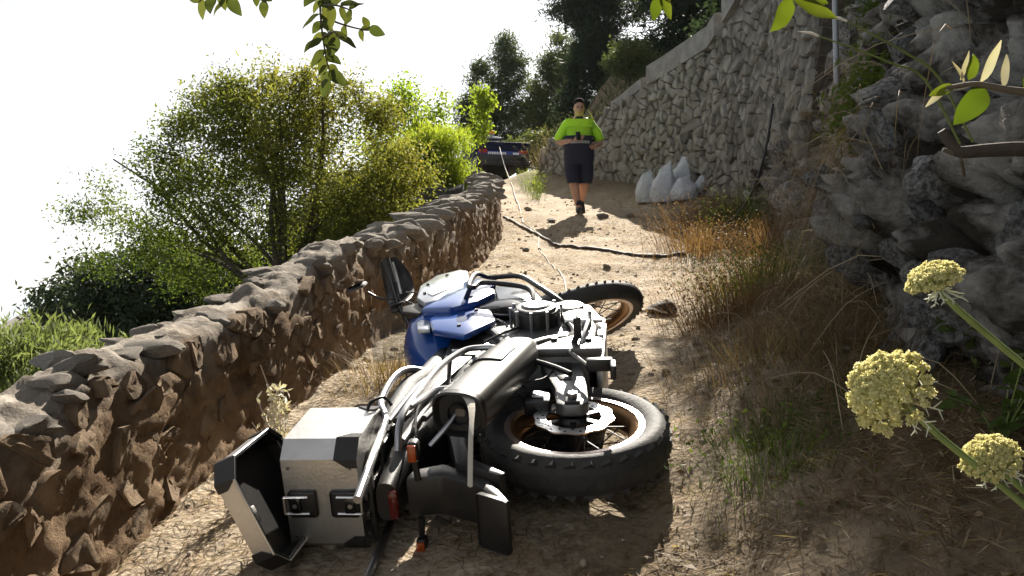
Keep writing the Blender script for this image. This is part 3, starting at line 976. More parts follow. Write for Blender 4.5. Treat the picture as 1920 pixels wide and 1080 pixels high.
for k, (x, z) in enumerate(((.42, .27), (.43, .40), (.40, .53))):
    MB().lathe([(0, -.213), (.014, -.213), (.014, -.2), (0, -.2)], (x, 0, z), 'y', 6, closed=False).build('frame_bolt', M_dark, fp, smooth=False)
# footrests, brake pedal, side stand
for sg in (-1, 1):
    mb = MB()
    mb.tube([(.40, sg * .19, .33), (.40, sg * .235, .31)], .012, 8)
    mb.box((.40, sg * .265, .305), (.05, .085, .018), bev=.004)
    for i in range(5): mb.box((.40 + (i - 2) * .011, sg * .265, .318), (.004, .08, .012))
    mb.build('footrest', M_dark, bike)
MB().tube([(.38, -.20, .30), (.48, -.235, .28), (.60, -.235, .27), (.62, -.26, .27)], .008, 8, smooth=4).build('brake_pedal', M_alu, bike)
mb = MB(); mb.tube([(.33, -.20, .62), (.20, -.19, .42), (.10, -.19, .33)], .010, 8, smooth=3)
mb.box((.12, -.215, .23), (.03, .045, .09), bev=.006); mb.box((.08, -.21, .185), (.07, .05, .02), bev=.005); mb.tube([(.30, -.2, .34), (.14, -.2, .27)], .009, 8)
mb.build('passenger_footrest', M_dark, bike)
MB().tube([(.55, .18, .25), (.35, .22, .20), (.15, .22, .18)], [.014, .012, .012], 8).build('side_stand', M_dark, bike)

# frame tubes
mb = MB()
for sg in (-1, 1):
    mb.tube([(1.10, sg * .05, .98), (.98, sg * .13, .84), (.72, sg * .165, .70), (.46, sg * .17, .58)], .021, 10, smooth=6)
    mb.tube([(1.08, sg * .05, .90), (.98, sg * .15, .70), (.94, sg * .16, .48)], .016, 10, smooth=5)
    mb.tube([(.52, sg * .14, .66), (.20, sg * .13, .78), (-.25, sg * .11, .84)], .013, 10, smooth=5)
    mb.tube([(.42, sg * .15, .55), (.16, sg * .135, .72), (-.10, sg * .12, .80)], .012, 10, smooth=5)
mb.tube([(1.1, 0, .86), (1.1, 0, 1.06)], .035, 16)
mb.build('frame', M_engine, bike)
mb = MB(); mb.prism([(.60, -.03), (.47, -.03), (.44, .05), (.50, .07), (.60, .05)], .05, 'y', -.175, bev=.012); 
mb.v = [(x, y, z + .56) for x, y, z in mb.v]; mb.build('frame_joint_cover', M_engine, bike)

# muffler: eight sided, end faces aft
def octring(c, ax, w, h, k=.55):
    c = Vector(c); ax = Vector(ax).normalized()
    sx = Vector((0, 1, 0)); up = ax.cross(sx).normalized(); sx = up.cross(ax).normalized()
    return ellipse(c, sx * w, up * h, 28, 3.0)
ma, mbp = Vector((.36, -.195, .505)), Vector((-.27, -.205, .655)); md = (mbp - ma)
mb = MB()
mb.loft([octring(ma + md * t, md, w, h) for t, w, h in ((0, .034, .038), (.05, .055, .060), (.14, .068, .078), (.92, .072, .084), (.97, .070, .082))], cap=True)
mu = mb.build('muffler', M_steel, bike, angle=25)
e = MB(); e.loft([octring(ma + md * t, md, w, h) for t, w, h in ((.965, .074, .086), (1.0, .072, .084), (1.005, .066, .078), (.975, .058, .068), (.97, .012, .016))], cap=False)
e.build('muffler_end_cap', M_black, mu, angle=25)
e = MB(); e.tube([mbp + md * -.03 + Vector((0, .0, 0)), mbp + md * .0], .034, 16, cap=False); e.build('exhaust_outlet', M_dark, mu)
e = MB()
e.loft([octring(ma + md * t, md, w, h)[13:22] + octring(ma + md * t, md, w - .004, h - .004)[13:22][::-1] for t, w, h in ((.28, .0745, .086), (.52, .076, .088))], cap=True)
e.build('heat_shield', M_black, mu, angle=25)
MB().tube([(.80, -.06, .60), (.98, -.06, .50), (.98, -.08, .34), (.80, -.13, .265), (.55, -.17, .28), (.45, -.19, .42), (.36, -.195, .505)], .024, 12, smooth=7).build('exhaust_pipe', M_steel, bike)

# pannier carrier on the right (empty) and the left
def carrier(sg):
    y = sg * .245
    mb = MB()
    mb.tube([(-.44, sg * .17, .80), (-.36, y, .80), (-.10, y, .785), (.06, y, .765), (.20, y, .715), (.235, y, .66), (.225, y, .59), (.15, y, .555), (.02, y, .57), (-.14, y, .615), (-.19, y, .65), (-.16, y, .70), (-.18, y, .745), (-.30, y, .79)], .0105, 10, smooth=5)
    mb.tube([(.225, y, .60), (.30, sg * .20, .60), (.36, sg * .18, .58)], .008, 8, smooth=3)
    mb.tube([(-.17, y, .63), (-.26, sg * .18, .68), (-.30, sg * .12, .74)], .008, 8, smooth=3)
    mb.tube([(.12, y, .745), (.13, sg * .15, .76)], .008, 8)
    c = mb.build('pannier_carrier', M_tube, bike)
    k = MB()
    k.prism([(.12, .66), (.13, .70), (-.02, .715), (-.07, .695), (-.05, .665)], .014, 'y', sg * .215, bev=.003)
    k.prism([(.16, .615), (.17, .655), (.07, .69), (-.10, .64), (-.10, .61)], .008, 'y', sg * .222, bev=.002)
    k.build('carrier_bracket', M_dark, c)
    return c
carrier(-1); carrier(1)

# tail: grab rails, rack, rear cowl, light, signals, plate holder
for sg in (-1, 1):
    MB().tube([(.30, sg * .13, .86), (.24, sg * .165, .93), (.12, sg * .175, .955), (-.08, sg * .17, .945), (-.20, sg * .16, .90), (-.40, sg * .14, .885), (-.62, sg * .12, .87)], .0125, 10, smooth=6).build('grab_rail', M_tube, bike)
    MB().tube([(-.20, sg * .155, .89), (.05, sg * .165, .86), (.22, sg * .15, .83)], .010, 10, smooth=4).build('rail_stay', M_tube, bike)
mb = MB()
for yy in (-.09, -.03, .03, .09): mb.box((-.28, yy, .905), (.34, .022, .012), bev=.003)
for xx in (-.42, -.28, -.14): mb.box((xx, 0, .895), (.03, .24, .012), bev=.003)
mb.build('luggage_rack', M_black, bike)
mb = MB()
mb.loft([ellipse((x, 0, z), (0, w, 0), (0, 0, h), 20, 3.2) for x, z, w, h in ((.25, .80, .12, .06), (0, .83, .115, .06), (-.25, .85, .09, .045), (-.42, .855, .06, .030))])
mb.build('tail_cowl', M_black, bike)
mb = MB(); mb.prism([(-.40, .80), (-.34, .79), (-.30, .70), (-.40, .55), (-.52, .48), (-.53, .51), (-.44, .58), (-.38, .70)], .13, 'y', 0, bev=.012)
mb.build('mudguard', M_black, bike)
mb = MB(); mb.box((-.535, 0, .525), (.010, .165, .105), rot=(0, R(28), 0), bev=.012); mb.build('plate_holder', M_black, bike)
mb = MB(); mb.box((-.435, 0, .83), (.02, .09, .03), bev=.010); mb.build('tail_light', M_lens_r, bike)
for sg in (-1, 1):
    mb = MB(); mb.tube([(-.40, sg * .06, .76), (-.40, sg * .12, .765)], .010, 8); mb.box((-.40, sg * .155, .765), (.04, .06, .032), bev=.010, seg=3)
    s_ = mb.build('turn_signal', M_black, bike)
    mb = MB(); mb.box((-.425, sg * .155, .765), (.012, .052, .026), bev=.005); mb.build('signal_lens', M_lens_o, s_)
mb = MB(); mb.prism([(.30, .60), (.34, .62), (.30, .72), (-.05, .74), (-.34, .66), (-.42, .52), (-.40, .50), (-.30, .62), (-.05, .69), (.2, .68)], .17, 'y', 0, bev=.01)
mb.build('inner_fender', M_black, bike)
mb = MB(); mb.tube([(.20, 0, .70), (.36, 0, .44)], .035, 14); mb.build('shock_absorber', M_dark, bike)

# seat
mb = MB()
mb.loft([ellipse((x, 0, z), (0, w, 0), (0, 0, h), 24, 2.8) for x, z, w, h in ((.78, .885, .07, .05), (.66, .865, .11, .055), (.45, .855, .15, .055), (.28, .875, .155, .055), (.20, .915, .150, .060), (0, .925, .135, .052), (-.15, .925, .12, .04), (-.19, .92, .09, .02))])
mb.build('seat', M_seat, bike)
for sg in (-1, 1):
    mb = MB(); mb.prism([(.55, .66), (.66, .74), (.62, .84), (.30, .82), (.10, .86), (-.18, .885), (-.16, .845), (.15, .775), (.38, .72)], .02, 'y', sg * .145, bev=.006)
    mb.build('side_panel', M_black, bike)
MB().tube([(.44, -.165, .80), (.44, -.17, .64)], .006, 6).build('panel_trim', M_white, bike)

# tank and front bodywork
mb = MB()
mb.loft([ellipse((x, 0, z), (0, w, 0), (0, 0, h), 28, 2.6) for x, z, w, h in ((.60, .90, .085, .06), (.66, .91, .13, .11), (.80, .93, .20, .16), (.95, .94, .218, .175), (1.08, .95, .212, .165), (1.18, .96, .16, .12), (1.22, .96, .10, .07))])
mb.build('tank', M_blue, bike)
for sg in (-1, 1):
    def side(poly, name, m, off, w=.022, bev=.006, par=bike):
        q = MB(); q.prism(poly, w, 'y', sg * off, bev=bev); return q.build(name, m, par)
    side([(.50, .76), (.70, .655), (.92, .72), (.98, .82), (.94, .92), (.74, .95), (.58, .90)], 'tank_panel', M_blue, .196, .03, .012)
    side([(.66, .93), (.80, .955), (.86, .985), (.76, 1.01), (.66, .985)], 'tank_stripe', M_silver, .178, .02)
    side([(.90, 1.00), (.98, .90), (1.10, .905), (1.32, .865), (1.50, .90), (1.53, .95), (1.42, 1.05), (1.22, 1.09), (1.0, 1.06)], 'side_fairing', M_silver, .222, .03, .010)
    side([(1.0, .985), (1.12, .93), (1.34, .90), (1.46, .94), (1.36, .965), (1.16, .985), (1.05, 1.02)], 'fairing_stripe', M_white, .2395, .006, .002)
    side([(.80, 1.0), (.94, .955), (1.08, .93), (1.32, .875), (1.32, .80), (1.22, .73), (1.04, .70), (.90, .76), (.80, .86)], 'fairing_wing', M_blue, .216, .05, .018)
    side([(.88, .80), (1.04, .73), (1.22, .75), (1.28, .80), (1.24, .66), (1.16, .52), (1.0, .48), (.90, .56), (.84, .72)], 'radiator_shroud', M_gloss, .190, .05, .016)
    side([(.84, 1.02), (.92, .90), (.98, .88), (1.02, 1.06), (.96, 1.12), (.88, 1.10)], 'cockpit_trim', M_black, .19, .03, .008)
    q = MB()
    y = sg * .30
    q.tube([(.70, sg * .18, .50), (.72, y - sg * .04, .50), (.86, y, .535), (.98, y, .74), (.90, y, .775), (.93, y + sg * .002, .80), (1.14, y, .80), (1.20, y - sg * .03, .74), (1.16, y - sg * .02, .60), (1.0, y - sg * .03, .50), (.86, y - sg * .06, .40), (.84, sg * .17, .32)], .0125, 10, smooth=6)
    q.tube([(.92, y, .79), (.95, sg * .2, .84)], .011, 8)
    q.tube([(1.18, y - sg * .03, .72), (1.12, sg * .12, .74)], .011, 8)
    q.build('crash_bar', M_dark if sg > 0 else M_black, bike)
mb = MB(); mb.box((1.06, 0, .64), (.04, .34, .30), rot=(0, R(-8), 0), bev=.01); mb.build('radiator', M_black, bike)
mb = MB()
mb.loft([ellipse((x, 0, z), (0, w, 0), (0, 0, h), 24, 3) for x, z, w, h in ((1.16, 1.0, .17, .10), (1.34, 1.02, .19, .10), (1.48, 1.0, .15, .085), (1.60, .955, .07, .045), (1.70, .92, .03, .018))])
mb.build('front_cowl', M_silver, bike)
mb = MB(); mb.box((1.50, -.02, 1.035), (.06, .17, .09), rot=(0, R(-25), 0), bev=.02); mb.build('headlight', M_glass, bike)
mb = MB()
g = []
for t in np.linspace(0, 1, 8):
    z = 1.07 + .28 * t; x = 1.42 - .24 * t; w = .17 - .05 * t
    g.append([Vector((x - .05 * abs(a) ** 2 * 1.0, a * w, z - .02 * a * a)) for a in np.linspace(-1, 1, 9)] + [Vector((x - .05 * abs(a) ** 2 - .004, a * w, z - .02 * a * a)) for a in np.linspace(1, -1, 9)])
mb.loft(g); mb.build('windscreen', M_glass, bike)
mb = MB(); mb.box((1.20, 0, 1.13), (.03, .16, .10), rot=(0, R(30), 0), bev=.01); mb.build('dashboard', M_gloss, bike)

# fork, fender, bars
mb = MB(STEER)
for sg in (-1, 1):
    mb.tube([(1.10, sg * .105, 1.09), (1.34, sg * .105, .63)], .027, 14)
    mb.tube([(1.33, sg * .105, .65), (1.555, sg * .105, .32)], .021, 14)
    mb.box((1.56, sg * .10, .33), (.06, .035, .09), bev=.01)
mb.box((1.13, 0, 1.05), (.07, .26, .035), bev=.01); mb.box((1.23, 0, .86), (.07, .26, .04), bev=.01)
mb.build('fork', M_dark, bike)
mb = MB(STEER)
arc = [(1.575 + .375 * math.cos(a), .345 + .375 * math.sin(a)) for a in np.linspace(R(20), R(165), 16)]
rings = []
for x, z in arc:
    d = Vector((x - 1.575, 0, z - .345)).normalized()
    rings.append([Vector((x, s * .062, z)) - d * (.035 * abs(s) ** 2) for s in np.linspace(-1, 1, 9)] + [Vector((x, s * .058, z)) - d * (.035 * abs(s) ** 2 + .005) for s in np.linspace(1, -1, 9)])
mb.loft(rings); mb.build('front_fender', M_black, bike)
mb = MB(STEER); mb.prism([(1.42, .46), (1.48, .50), (1.44, .60), (1.36, .66), (1.30, .62)], .25, 'y', 0, bev=.012); mb.build('fender_bracket', M_black, bike)
mb = MB(STEER)
mb.tube([(1.02, -.42, 1.13), (1.08, -.22, 1.14), (1.12, -.08, 1.12), (1.12, .08, 1.12), (1.08, .22, 1.14), (1.04, .34, 1.13)], .014, 10, smooth=4)
hbar = mb.build('handlebar', M_dark, bike)
for sg, yo in ((-1, -.36), (1, .30)):
    mb = MB(STEER); mb.tube([(1.06, yo + sg * -.05, 1.135), (1.02, yo + sg * .07, 1.13)], .019, 12); mb.build('grip', M_rubber, hbar)
    mb = MB(STEER)
    rings = []
    for t in np.linspace(0, 1, 9):
        yy = yo + sg * (.10 - .27 * t)
        x = 1.055 + .11 * math.sin(math.pi * min(1, t * 1.15 + .12)) ** .7 if 0 else 1.05 + .13 * (1 - (2 * t - .9) ** 2 * .8)
        hgt = .075 * (1 - abs(2 * t - 1) ** 3 * .45)
        rings.append(ellipse((x, yy, 1.14), (.012, 0, 0), (0, 0, hgt), 12, 2.5))
    mb.loft(rings); mb.build('hand_guard', M_black, bike)
    mb = MB(STEER); mb.tube([(1.10, yo + sg * -.10, 1.12), (1.09, yo - sg * .02, 1.115), (1.06, yo + sg * .06, 1.11)], .006, 8, smooth=3); mb.build('brake_lever', M_alu, hbar)
mb = MB(STEER); mb.box((1.11, -.20, 1.165), (.06, .06, .045), bev=.01); mb.build('fluid_reservoir', M_black, hbar)
# mirror on the raised right bar end
mb = MB(STEER); mb.tube([(1.09, -.24, 1.15), (1.10, -.27, 1.22), (1.10, -.33, 1.28)], .006, 8, smooth=4)
MRX = STEER @ Matrix.Translation((1.095, -.385, 1.33)) @ Matrix.Rotation(R(58), 4, 'Z') @ Matrix.Translation((-1.095, .385, -1.33))
mi_arm = mb.build('mirror_stalk', M_black, bike)
mb = MB(MRX)
q = []
for dx, k in ((.0, .6), (.012, .95), (.02, 1.0), (.028, .8)):
    q.append(ellipse((1.085 + dx, -.385, 1.33), Vector((0, .085, -.012)) * k, Vector((0, .01, .055)) * k, 20, 2.8))
mb.loft(q); mi = mb.build('mirror', M_black, bike)
mb = MB(MRX); mb.loft([ellipse((1.083 - dx, -.385, 1.33), Vector((0, .075, -.011)), Vector((0, .009, .046)), 20, 2.8) for dx in (0, .003)]); mb.build('mirror_glass', M_mirror, mi)

# top case: eight sided aluminium box, its lid hanging open
bx, by_, z0, z1, hx, hy, ch = -.283, -.012, .925, 1.15, .158, .180, .045
M_case = mat('case_aluminium', (0.76, 0.74, 0.71), 0.33, metal=0.85, col2=(0.56, 0.53, 0.49), vscale=4, bump=.12, bscale=90)
def oct_plan(cx, cy, a, b, c):
    return [(cx - a + c, cy - b), (cx + a - c, cy - b), (cx + a, cy - b + c), (cx + a, cy + b - c), (cx + a - c, cy + b), (cx - a + c, cy + b), (cx - a, cy + b - c), (cx - a, cy - b + c)]
def tray(mb, plan, planin, zb, zt, t):
    """open tray with wall thickness: floor at zb, rim at zt"""
    n = len(plan)
    vs = [(x, y, zb) for x, y in plan] + [(x, y, zt) for x, y in plan] + [(x, y, zt) for x, y in planin] + [(x, y, zb + t) for x, y in planin]
    fs = [tuple(range(n))]
    for a in range(3):
        for i in range(n):
            j = (i + 1) % n
            fs.append((a * n + i, a * n + j, (a + 1) * n + j, (a + 1) * n + i))
    fs.append(tuple(range(3 * n, 4 * n)))
    return mb.add(vs, fs)
mb = MB(); tray(mb, oct_plan(bx, by_, hx, hy, ch), oct_plan(bx, by_, hx - .004, hy - .004, ch - .002), z0, z1, .004)
case = mb.build('top_case', M_case, bike, smooth=False)
mb = MB(); tray(mb, oct_plan(bx, by_, hx - .005, hy - .005, ch - .002), oct_plan(bx, by_, hx - .009, hy - .009, ch - .004), z0 + .005, z1 - .004, .004); mb.build('case_lining', M_black, case, smooth=False)
# black corner guards
def guard(cx_s, cy_s, za, zb, nm='corner_guard', par=None, xf=None, base=(bx, by_), e=.004, hx=hx, hy=hy):
    mb = MB(xf)
    cx, cy = base
    X0 = cx + cx_s * hx; Y0 = cy + cy_s * hy
    o = cx_s; p_ = cy_s
    out = [(X0 + o * e, Y0 - p_ * (ch + .026)), (X0 + o * e, Y0 - p_ * ch), (X0 - o * ch, Y0 + p_ * e), (X0 - o * (ch + .026), Y0 + p_ * e)]
    inn = [(X0 + o * .0005, Y0 - p_ * (ch + .026)), (X0 + o * .0005, Y0 - p_ * ch), (X0 - o * ch, Y0 + p_ * .0005), (X0 - o * (ch + .026), Y0 + p_ * .0005)]
    lo = [(x, y, za) for x, y in out + inn[::-1]]
    hi = [(x, y, zb if 0 < i % 8 < 3 or 4 < i % 8 < 7 else zb - (zb - za) * .55) for i, (x, y) in enumerate(out + inn[::-1])]
    n = 8
    mb.add(lo + hi, [tuple(range(n)), tuple(range(n, 2 * n))] + [(i, (i + 1) % n, n + (i + 1) % n, n + i) for i in range(n)])
    return mb.build(nm, M_black, par or case, smooth=False)
for a in (-1, 1):
    for b in (-1, 1): guard(a, b, z0 - .002, z0 + .066)
for (yy, zc, nm) in ((-.01, z1 - .055, 0), (-.01, z0 + .045, 1)):
    mb = MB(); x = bx - hx
    mb.box((x - .006, yy, zc), (.012, .085, .085), bev=.010, seg=3); l_ = mb.build('latch_plate', M_black, case)
    mb = MB(); s2 = 1 if nm == 0 else -1
    for w in (-.026, .026): mb.tube([(x - .016, yy + w, zc - s2 * .02), (x - .018, yy + w, zc + s2 * .052)], .0045, 8)
    mb.tube([(x - .018, yy - .026, zc + s2 * .052), (x - .018, yy + .026, zc + s2 * .052)], .0045, 8)
    mb.build('latch_loop', M_alu, case)
    mb = MB(); mb.box((x - .016, yy, zc + s2 * .018), (.012, .05, .03), bev=.004); mb.build('latch_lever', M_gloss, case)
    mb = MB(); mb.lathe([(0, 0), (.007, 0), (.007, .004), (0, .004)], (x - .0235, yy, zc + s2 * .02), 'x', 12, closed=False); mb.build('lock_cylinder', M_alu, case)
mb = MB()
for a in (-1, 1):
    for (yy, zz) in ((-.12, z0 + .02), (.10, z0 + .02), (-.12, z1 - .02), (.10, z1 - .02)):
        mb.lathe([(0, 0), (.005, 0), (.005, .003), (0, .003)], (bx - hx - .003, yy, zz), 'x', 10, closed=False)
mb.build('rivets', M_tube, case, smooth=False)['kind'] = 'stuff'
mb = MB(); mb.tube([(bx + hx + .002, by_ - .11, z1 - .03), (bx + hx + .03, by_ - .10, z1 - .04), (bx + hx + .03, by_ + .02, z1 - .04), (bx + hx + .002, by_ + .03, z1 - .03)], .006, 8, smooth=3); mb.build('carry_handle', M_black, case)
mb = MB(); mb.tube([(bx + .09, by_ - hy - .002, z0 + .03), (bx + .10, by_ - hy - .022, z0 + .02), (bx + .14, by_ - hy - .022, z0 - .01), (bx + .15, by_ - hy + .01, z0 - .03)], .0055, 8, smooth=3); mb.build('case_hook', M_dark, case)
LID = Matrix.Translation((-.441, -.043, 1.171)) @ Euler((R(-23.4), R(-.2), R(6.0))).to_matrix().to_4x4()
hxl = hyl = .166
mb = MB(LID); tray(mb, oct_plan(0, 0, hxl, hyl, .05), oct_plan(0, 0, hxl - .004, hyl - .004, .048), .055, 0.0, -.004)
lid = mb.build('case_lid', M_case, bike, smooth=False)
mb = MB(LID); tray(mb, oct_plan(0, 0, hxl - .0045, hyl - .0045, .048), oct_plan(0, 0, hxl - .008, hyl - .008, .046), .050, .014, -.003); mb.build('lid_lining', M_black, lid, smooth=False)
mb = MB(LID)
P8 = [Vector((x, y, .002)) for x, y in oct_plan(0, 0, hxl - .006, hyl - .006, .049)]
mb.tube(P8 + [P8[0]], .0055, 8); mb.build('lid_seal', M_gloss, lid)
P8 = [Vector((x, y, -.002)) for x, y in oct_plan(0, 0, hxl + .001, hyl + .001, .0505)]
mb = MB(LID); mb.tube(P8 + [P8[0]], .004, 8); mb.build('lid_edge', M_alu, lid)
def lidguard(a, b):
    guard(a, b, .058, -.008, 'corner_guard', lid, LID, (0, 0), .004, hxl, hyl)
for a in (-1, 1):
    for b in (-1, 1): lidguard(a, b)
mb = MB(LID); mb.box((-hxl + .02, .0, .006), (.02, .05, .012), bev=.003); mb.build('lid_catch', M_alu, lid)

# loose strap hanging from the carrier tube
mb = MB()
pts = catmull([Vector((-.19, -.252, .655)), Vector((-.215, -.262, .645)), Vector((-.25, -.262, .628)), Vector((-.33, -.25, .600)), Vector((-.45, -.20, .588)), Vector((-.55, -.12, .58))], 5)
rg = []
for i, p in enumerate(pts):
    w = .028 * (1 - .75 * min(1, max(0, (i - 5) / 12)))
    rg.append([p + Vector((0, 0, w)) + Vector((.0, -.002, 0)), p + Vector((0, -.003, 0)), p - Vector((0, 0, w)), p + Vector((0, .003, 0))])
mb.loft(rg); mb.build('loose_strap', M_strap, bike)

# control cables and wiring looms
for pts, r_, nm in (([(1.08, -.24, 1.13), (1.20, -.20, 1.06), (1.16, -.17, .92), (1.0, -.17, .80), (.80, -.20, .66), (.70, -.23, .58)], .0045, 'clutch_cable'), ([(1.08, -.20, 1.14), (1.24, -.10, 1.04), (1.30, -.06, .90), (1.36, -.10, .66)], .0045, 'front_brake_hose'), ([(.86, -.17, .72), (.74, -.19, .64), (.62, -.19, .60), (.52, -.19, .62)], .006, 'wiring_loom'), ([(.58, -.21, .55), (.52, -.21, .60), (.50, -.18, .68)], .005, 'wiring_loom'), ([(-.30, -.10, .78), (-.10, -.15, .82), (.20, -.15, .80)], .004, 'wiring_loom')):
    MB().tube(pts, r_, 6, smooth=6).build(nm, M_black, bike)
for (x, y, z) in ((1.22, -.243, 1.05), (1.40, -.243, .99), (1.05, -.243, 1.03), (1.20, -.244, .80), (.96, -.244, .80), (.62, -.215, .80), (.84, -.215, .76)):
    MB().lathe([(0, y - .003), (.008, y - .003), (.009, y + .004), (0, y + .004)], (x, 0, z), 'y', 10, closed=False).build('fairing_bolt', M_dark, bike)
# ------------------------------------------------------------------ vegetation
M_bark = mat('bark', (0.075, 0.055, 0.04), 0.9, var=0.4, vscale=20, bump=0.6, bscale=60)
M_twig = mat('twig', (0.12, 0.09, 0.06), 0.85, var=0.3, vscale=20)
M_leaf_gold = leaf_mat('yellow_green_leaf', (0.055, 0.082, 0.018), (0.155, 0.15, 0.036), (0.24, 0.16, 0.05), 0.55, tboost=1.6)
M_leaf_bright = leaf_mat('bright_leaf', (0.08, 0.14, 0.016), (0.19, 0.22, 0.03), None, 0.6, tboost=1.8)
M_leaf_pine = leaf_mat('pine_needles', (0.030, 0.050, 0.026), (0.085, 0.105, 0.04), (0.13, 0.135, 0.05), 0.35)
M_leaf_dark = leaf_mat('dark_leaf', (0.018, 0.030, 0.020), (0.045, 0.062, 0.034), None, 0.3)
M_leaf_olive = leaf_mat('grey_green_leaf', (0.09, 0.12, 0.05), (0.17, 0.20, 0.09), None, 0.4)
M_leaf_blue = leaf_mat('blue_green_leaf', (0.014, 0.024, 0.018), (0.03, 0.045, 0.03), None, 0.2)
M_dry = leaf_mat('dry_grass', (0.085, 0.056, 0.032), (0.22, 0.155, 0.09), (0.33, 0.26, 0.165), 0.3)
M_red = leaf_mat('rusty_dry_grass', (0.10, 0.056, 0.032), (0.19, 0.115, 0.068), None, 0.3)
M_green = leaf_mat('verge_green', (0.035, 0.06, 0.012), (0.085, 0.115, 0.025), None, 0.4)

def unit(v):
    return v / np.maximum(1e-9, np.linalg.norm(v, axis=-1, keepdims=True))
def leaf_quads(c, l, w, d=None, flat=0.0, fold=0.25):
    """rhombus leaves; c centres, d directions"""
    n = len(c)
    if d is None: d = RNG.normal(size=(n, 3))
    d = unit(d)
    nr = RNG.normal(size=(n, 3)); nr[:, 2] += flat
    sd = unit(np.cross(d, nr)); nr = unit(np.cross(sd, d))
    L = (np.asarray(l) * RNG.uniform(.65, 1.25, n))[:, None]; W = (np.asarray(w) * RNG.uniform(.7, 1.25, n))[:, None]
    v = np.stack([c - d * L / 2, c + sd * W / 2 + nr * W * fold, c + d * L / 2, c - sd * W / 2 + nr * W * fold], 1).reshape(-1, 3)
    return v, np.arange(4 * n).reshape(n, 4)

def plant(name, base, blobs, n_att, per, leaf, m, label, cat, stems=5, spread=0.10, trunk_r=0.05, fork=0.25, tint=0.5, group=None, bark=None, up=0.0, tint_fn=None, twig_r=0.006, parts=('trunk', 'crown'), droop=0.0, trail=0.4):
    base = Vector(base)
    root = empty(name, base, label, cat, group)
    W = np.array([b[2] for b in blobs], float); W /= W.sum()
    att = []
    for b, k in zip(blobs, RNG.multinomial(n_att, W)):
        q = unit(RNG.normal(size=(k, 3))) * (RNG.random((k, 1)) ** (1 / 2.4))
        att.append(np.array(b[0]) + q * np.array(b[1]))
    att = np.concatenate(att)
    tb = MB()
    nodes = []; nrad = []
    top = Vector((sum(b[0][0] * b[2] for b in blobs), sum(b[0][1] * b[2] for b in blobs), sum(b[0][2] * b[2] for b in blobs))) / sum(b[2] for b in blobs)
    H = max(0.1, top.z - base.z)
    fk = base + Vector((0, 0, H * fork))
    if fork > 0.02:
        tb.tube([base - Vector((0, 0, .15)) - base, (fk - base) * .5 + Vector((random.uniform(-.04, .04) * H, 0, 0)), fk - base], [trunk_r * 1.25, trunk_r * 1.05, trunk_r * .9], 9)
    for i in range(stems):
        b = blobs[i % min(len(blobs), 7)]
        tgt = Vector(b[0]) + Vector((random.uniform(-.5, .5) * b[1][0], random.uniform(-.5, .5) * b[1][1], random.uniform(0, .6) * b[1][2]))
        mid = fk.lerp(tgt, .5) + Vector((random.uniform(-.12, .12), random.uniform(-.12, .12), random.uniform(-.02, .16))) * H * .7
        P = catmull([fk, mid, tgt], 6)
        rr = np.linspace(trunk_r * .5, twig_r * 1.2, len(P))
        tb.tube([p - base for p in P], list(rr), 6)
        nodes += P[2:]; nrad += list(rr[2:])
    cl = []; cd = []; ct = []
    N0 = np.array([tuple(p) for p in nodes])
    order = np.argsort(((att - np.array(fk)) ** 2).sum(1))
    for a in att[order]:
        dd = ((N0 - a) ** 2).sum(1) + 0.6 * np.maximum(0, N0[:, 2] - a[2]) ** 2
        j = int(np.argmin(dd)); s0 = Vector(N0[j]); A = Vector(a)
        mid = s0.lerp(A, .5) + Vector((random.uniform(-.1, .1), random.uniform(-.1, .1), random.uniform(-.05, .12))) * (A - s0).length
        P = catmull([s0, mid, A], 3)
        r0 = min(nrad[j] * .8, twig_r * 1.3)
        tb.tube([p - base for p in P], list(np.linspace(r0, twig_r * .35, len(P))), 4, cap=False)
        N0 = np.concatenate([N0, [tuple(P[2]), tuple(P[4]), tuple(A)]]); nrad += [r0 * .85, r0 * .7, r0 * .5]
        k = max(2, int(per * random.uniform(.55, 1.4)))
        t = RNG.random(k)[:, None]
        dirn = unit(np.array(A - s0)[None, :])
        along = np.array(A)[None, :] - dirn * (t ** 1.5) * trail * min((A - s0).length, spread * 4)
        cl.append(along + RNG.normal(size=(k, 3)) * spread * np.array([1, 1, .8]))
        cd.append(RNG.normal(size=(k, 3)) + dirn * .8 + np.array([0, 0, up - droop]))
        tv = tint_fn(a) if tint_fn else tint
        ct.append(np.clip(tv + random.gauss(0, .11) + RNG.normal(size=k) * .08, 0, 1))
    tb.build(parts[0], bark or M_bark, root)
    c = np.concatenate(cl) - np.array(base)
    v, f = leaf_quads(c, leaf[0], leaf[1], np.concatenate(cd))
    link(parts[1], np_mesh(parts[1], v, f, np.concatenate(ct)), m, root, smooth=False)
    return root

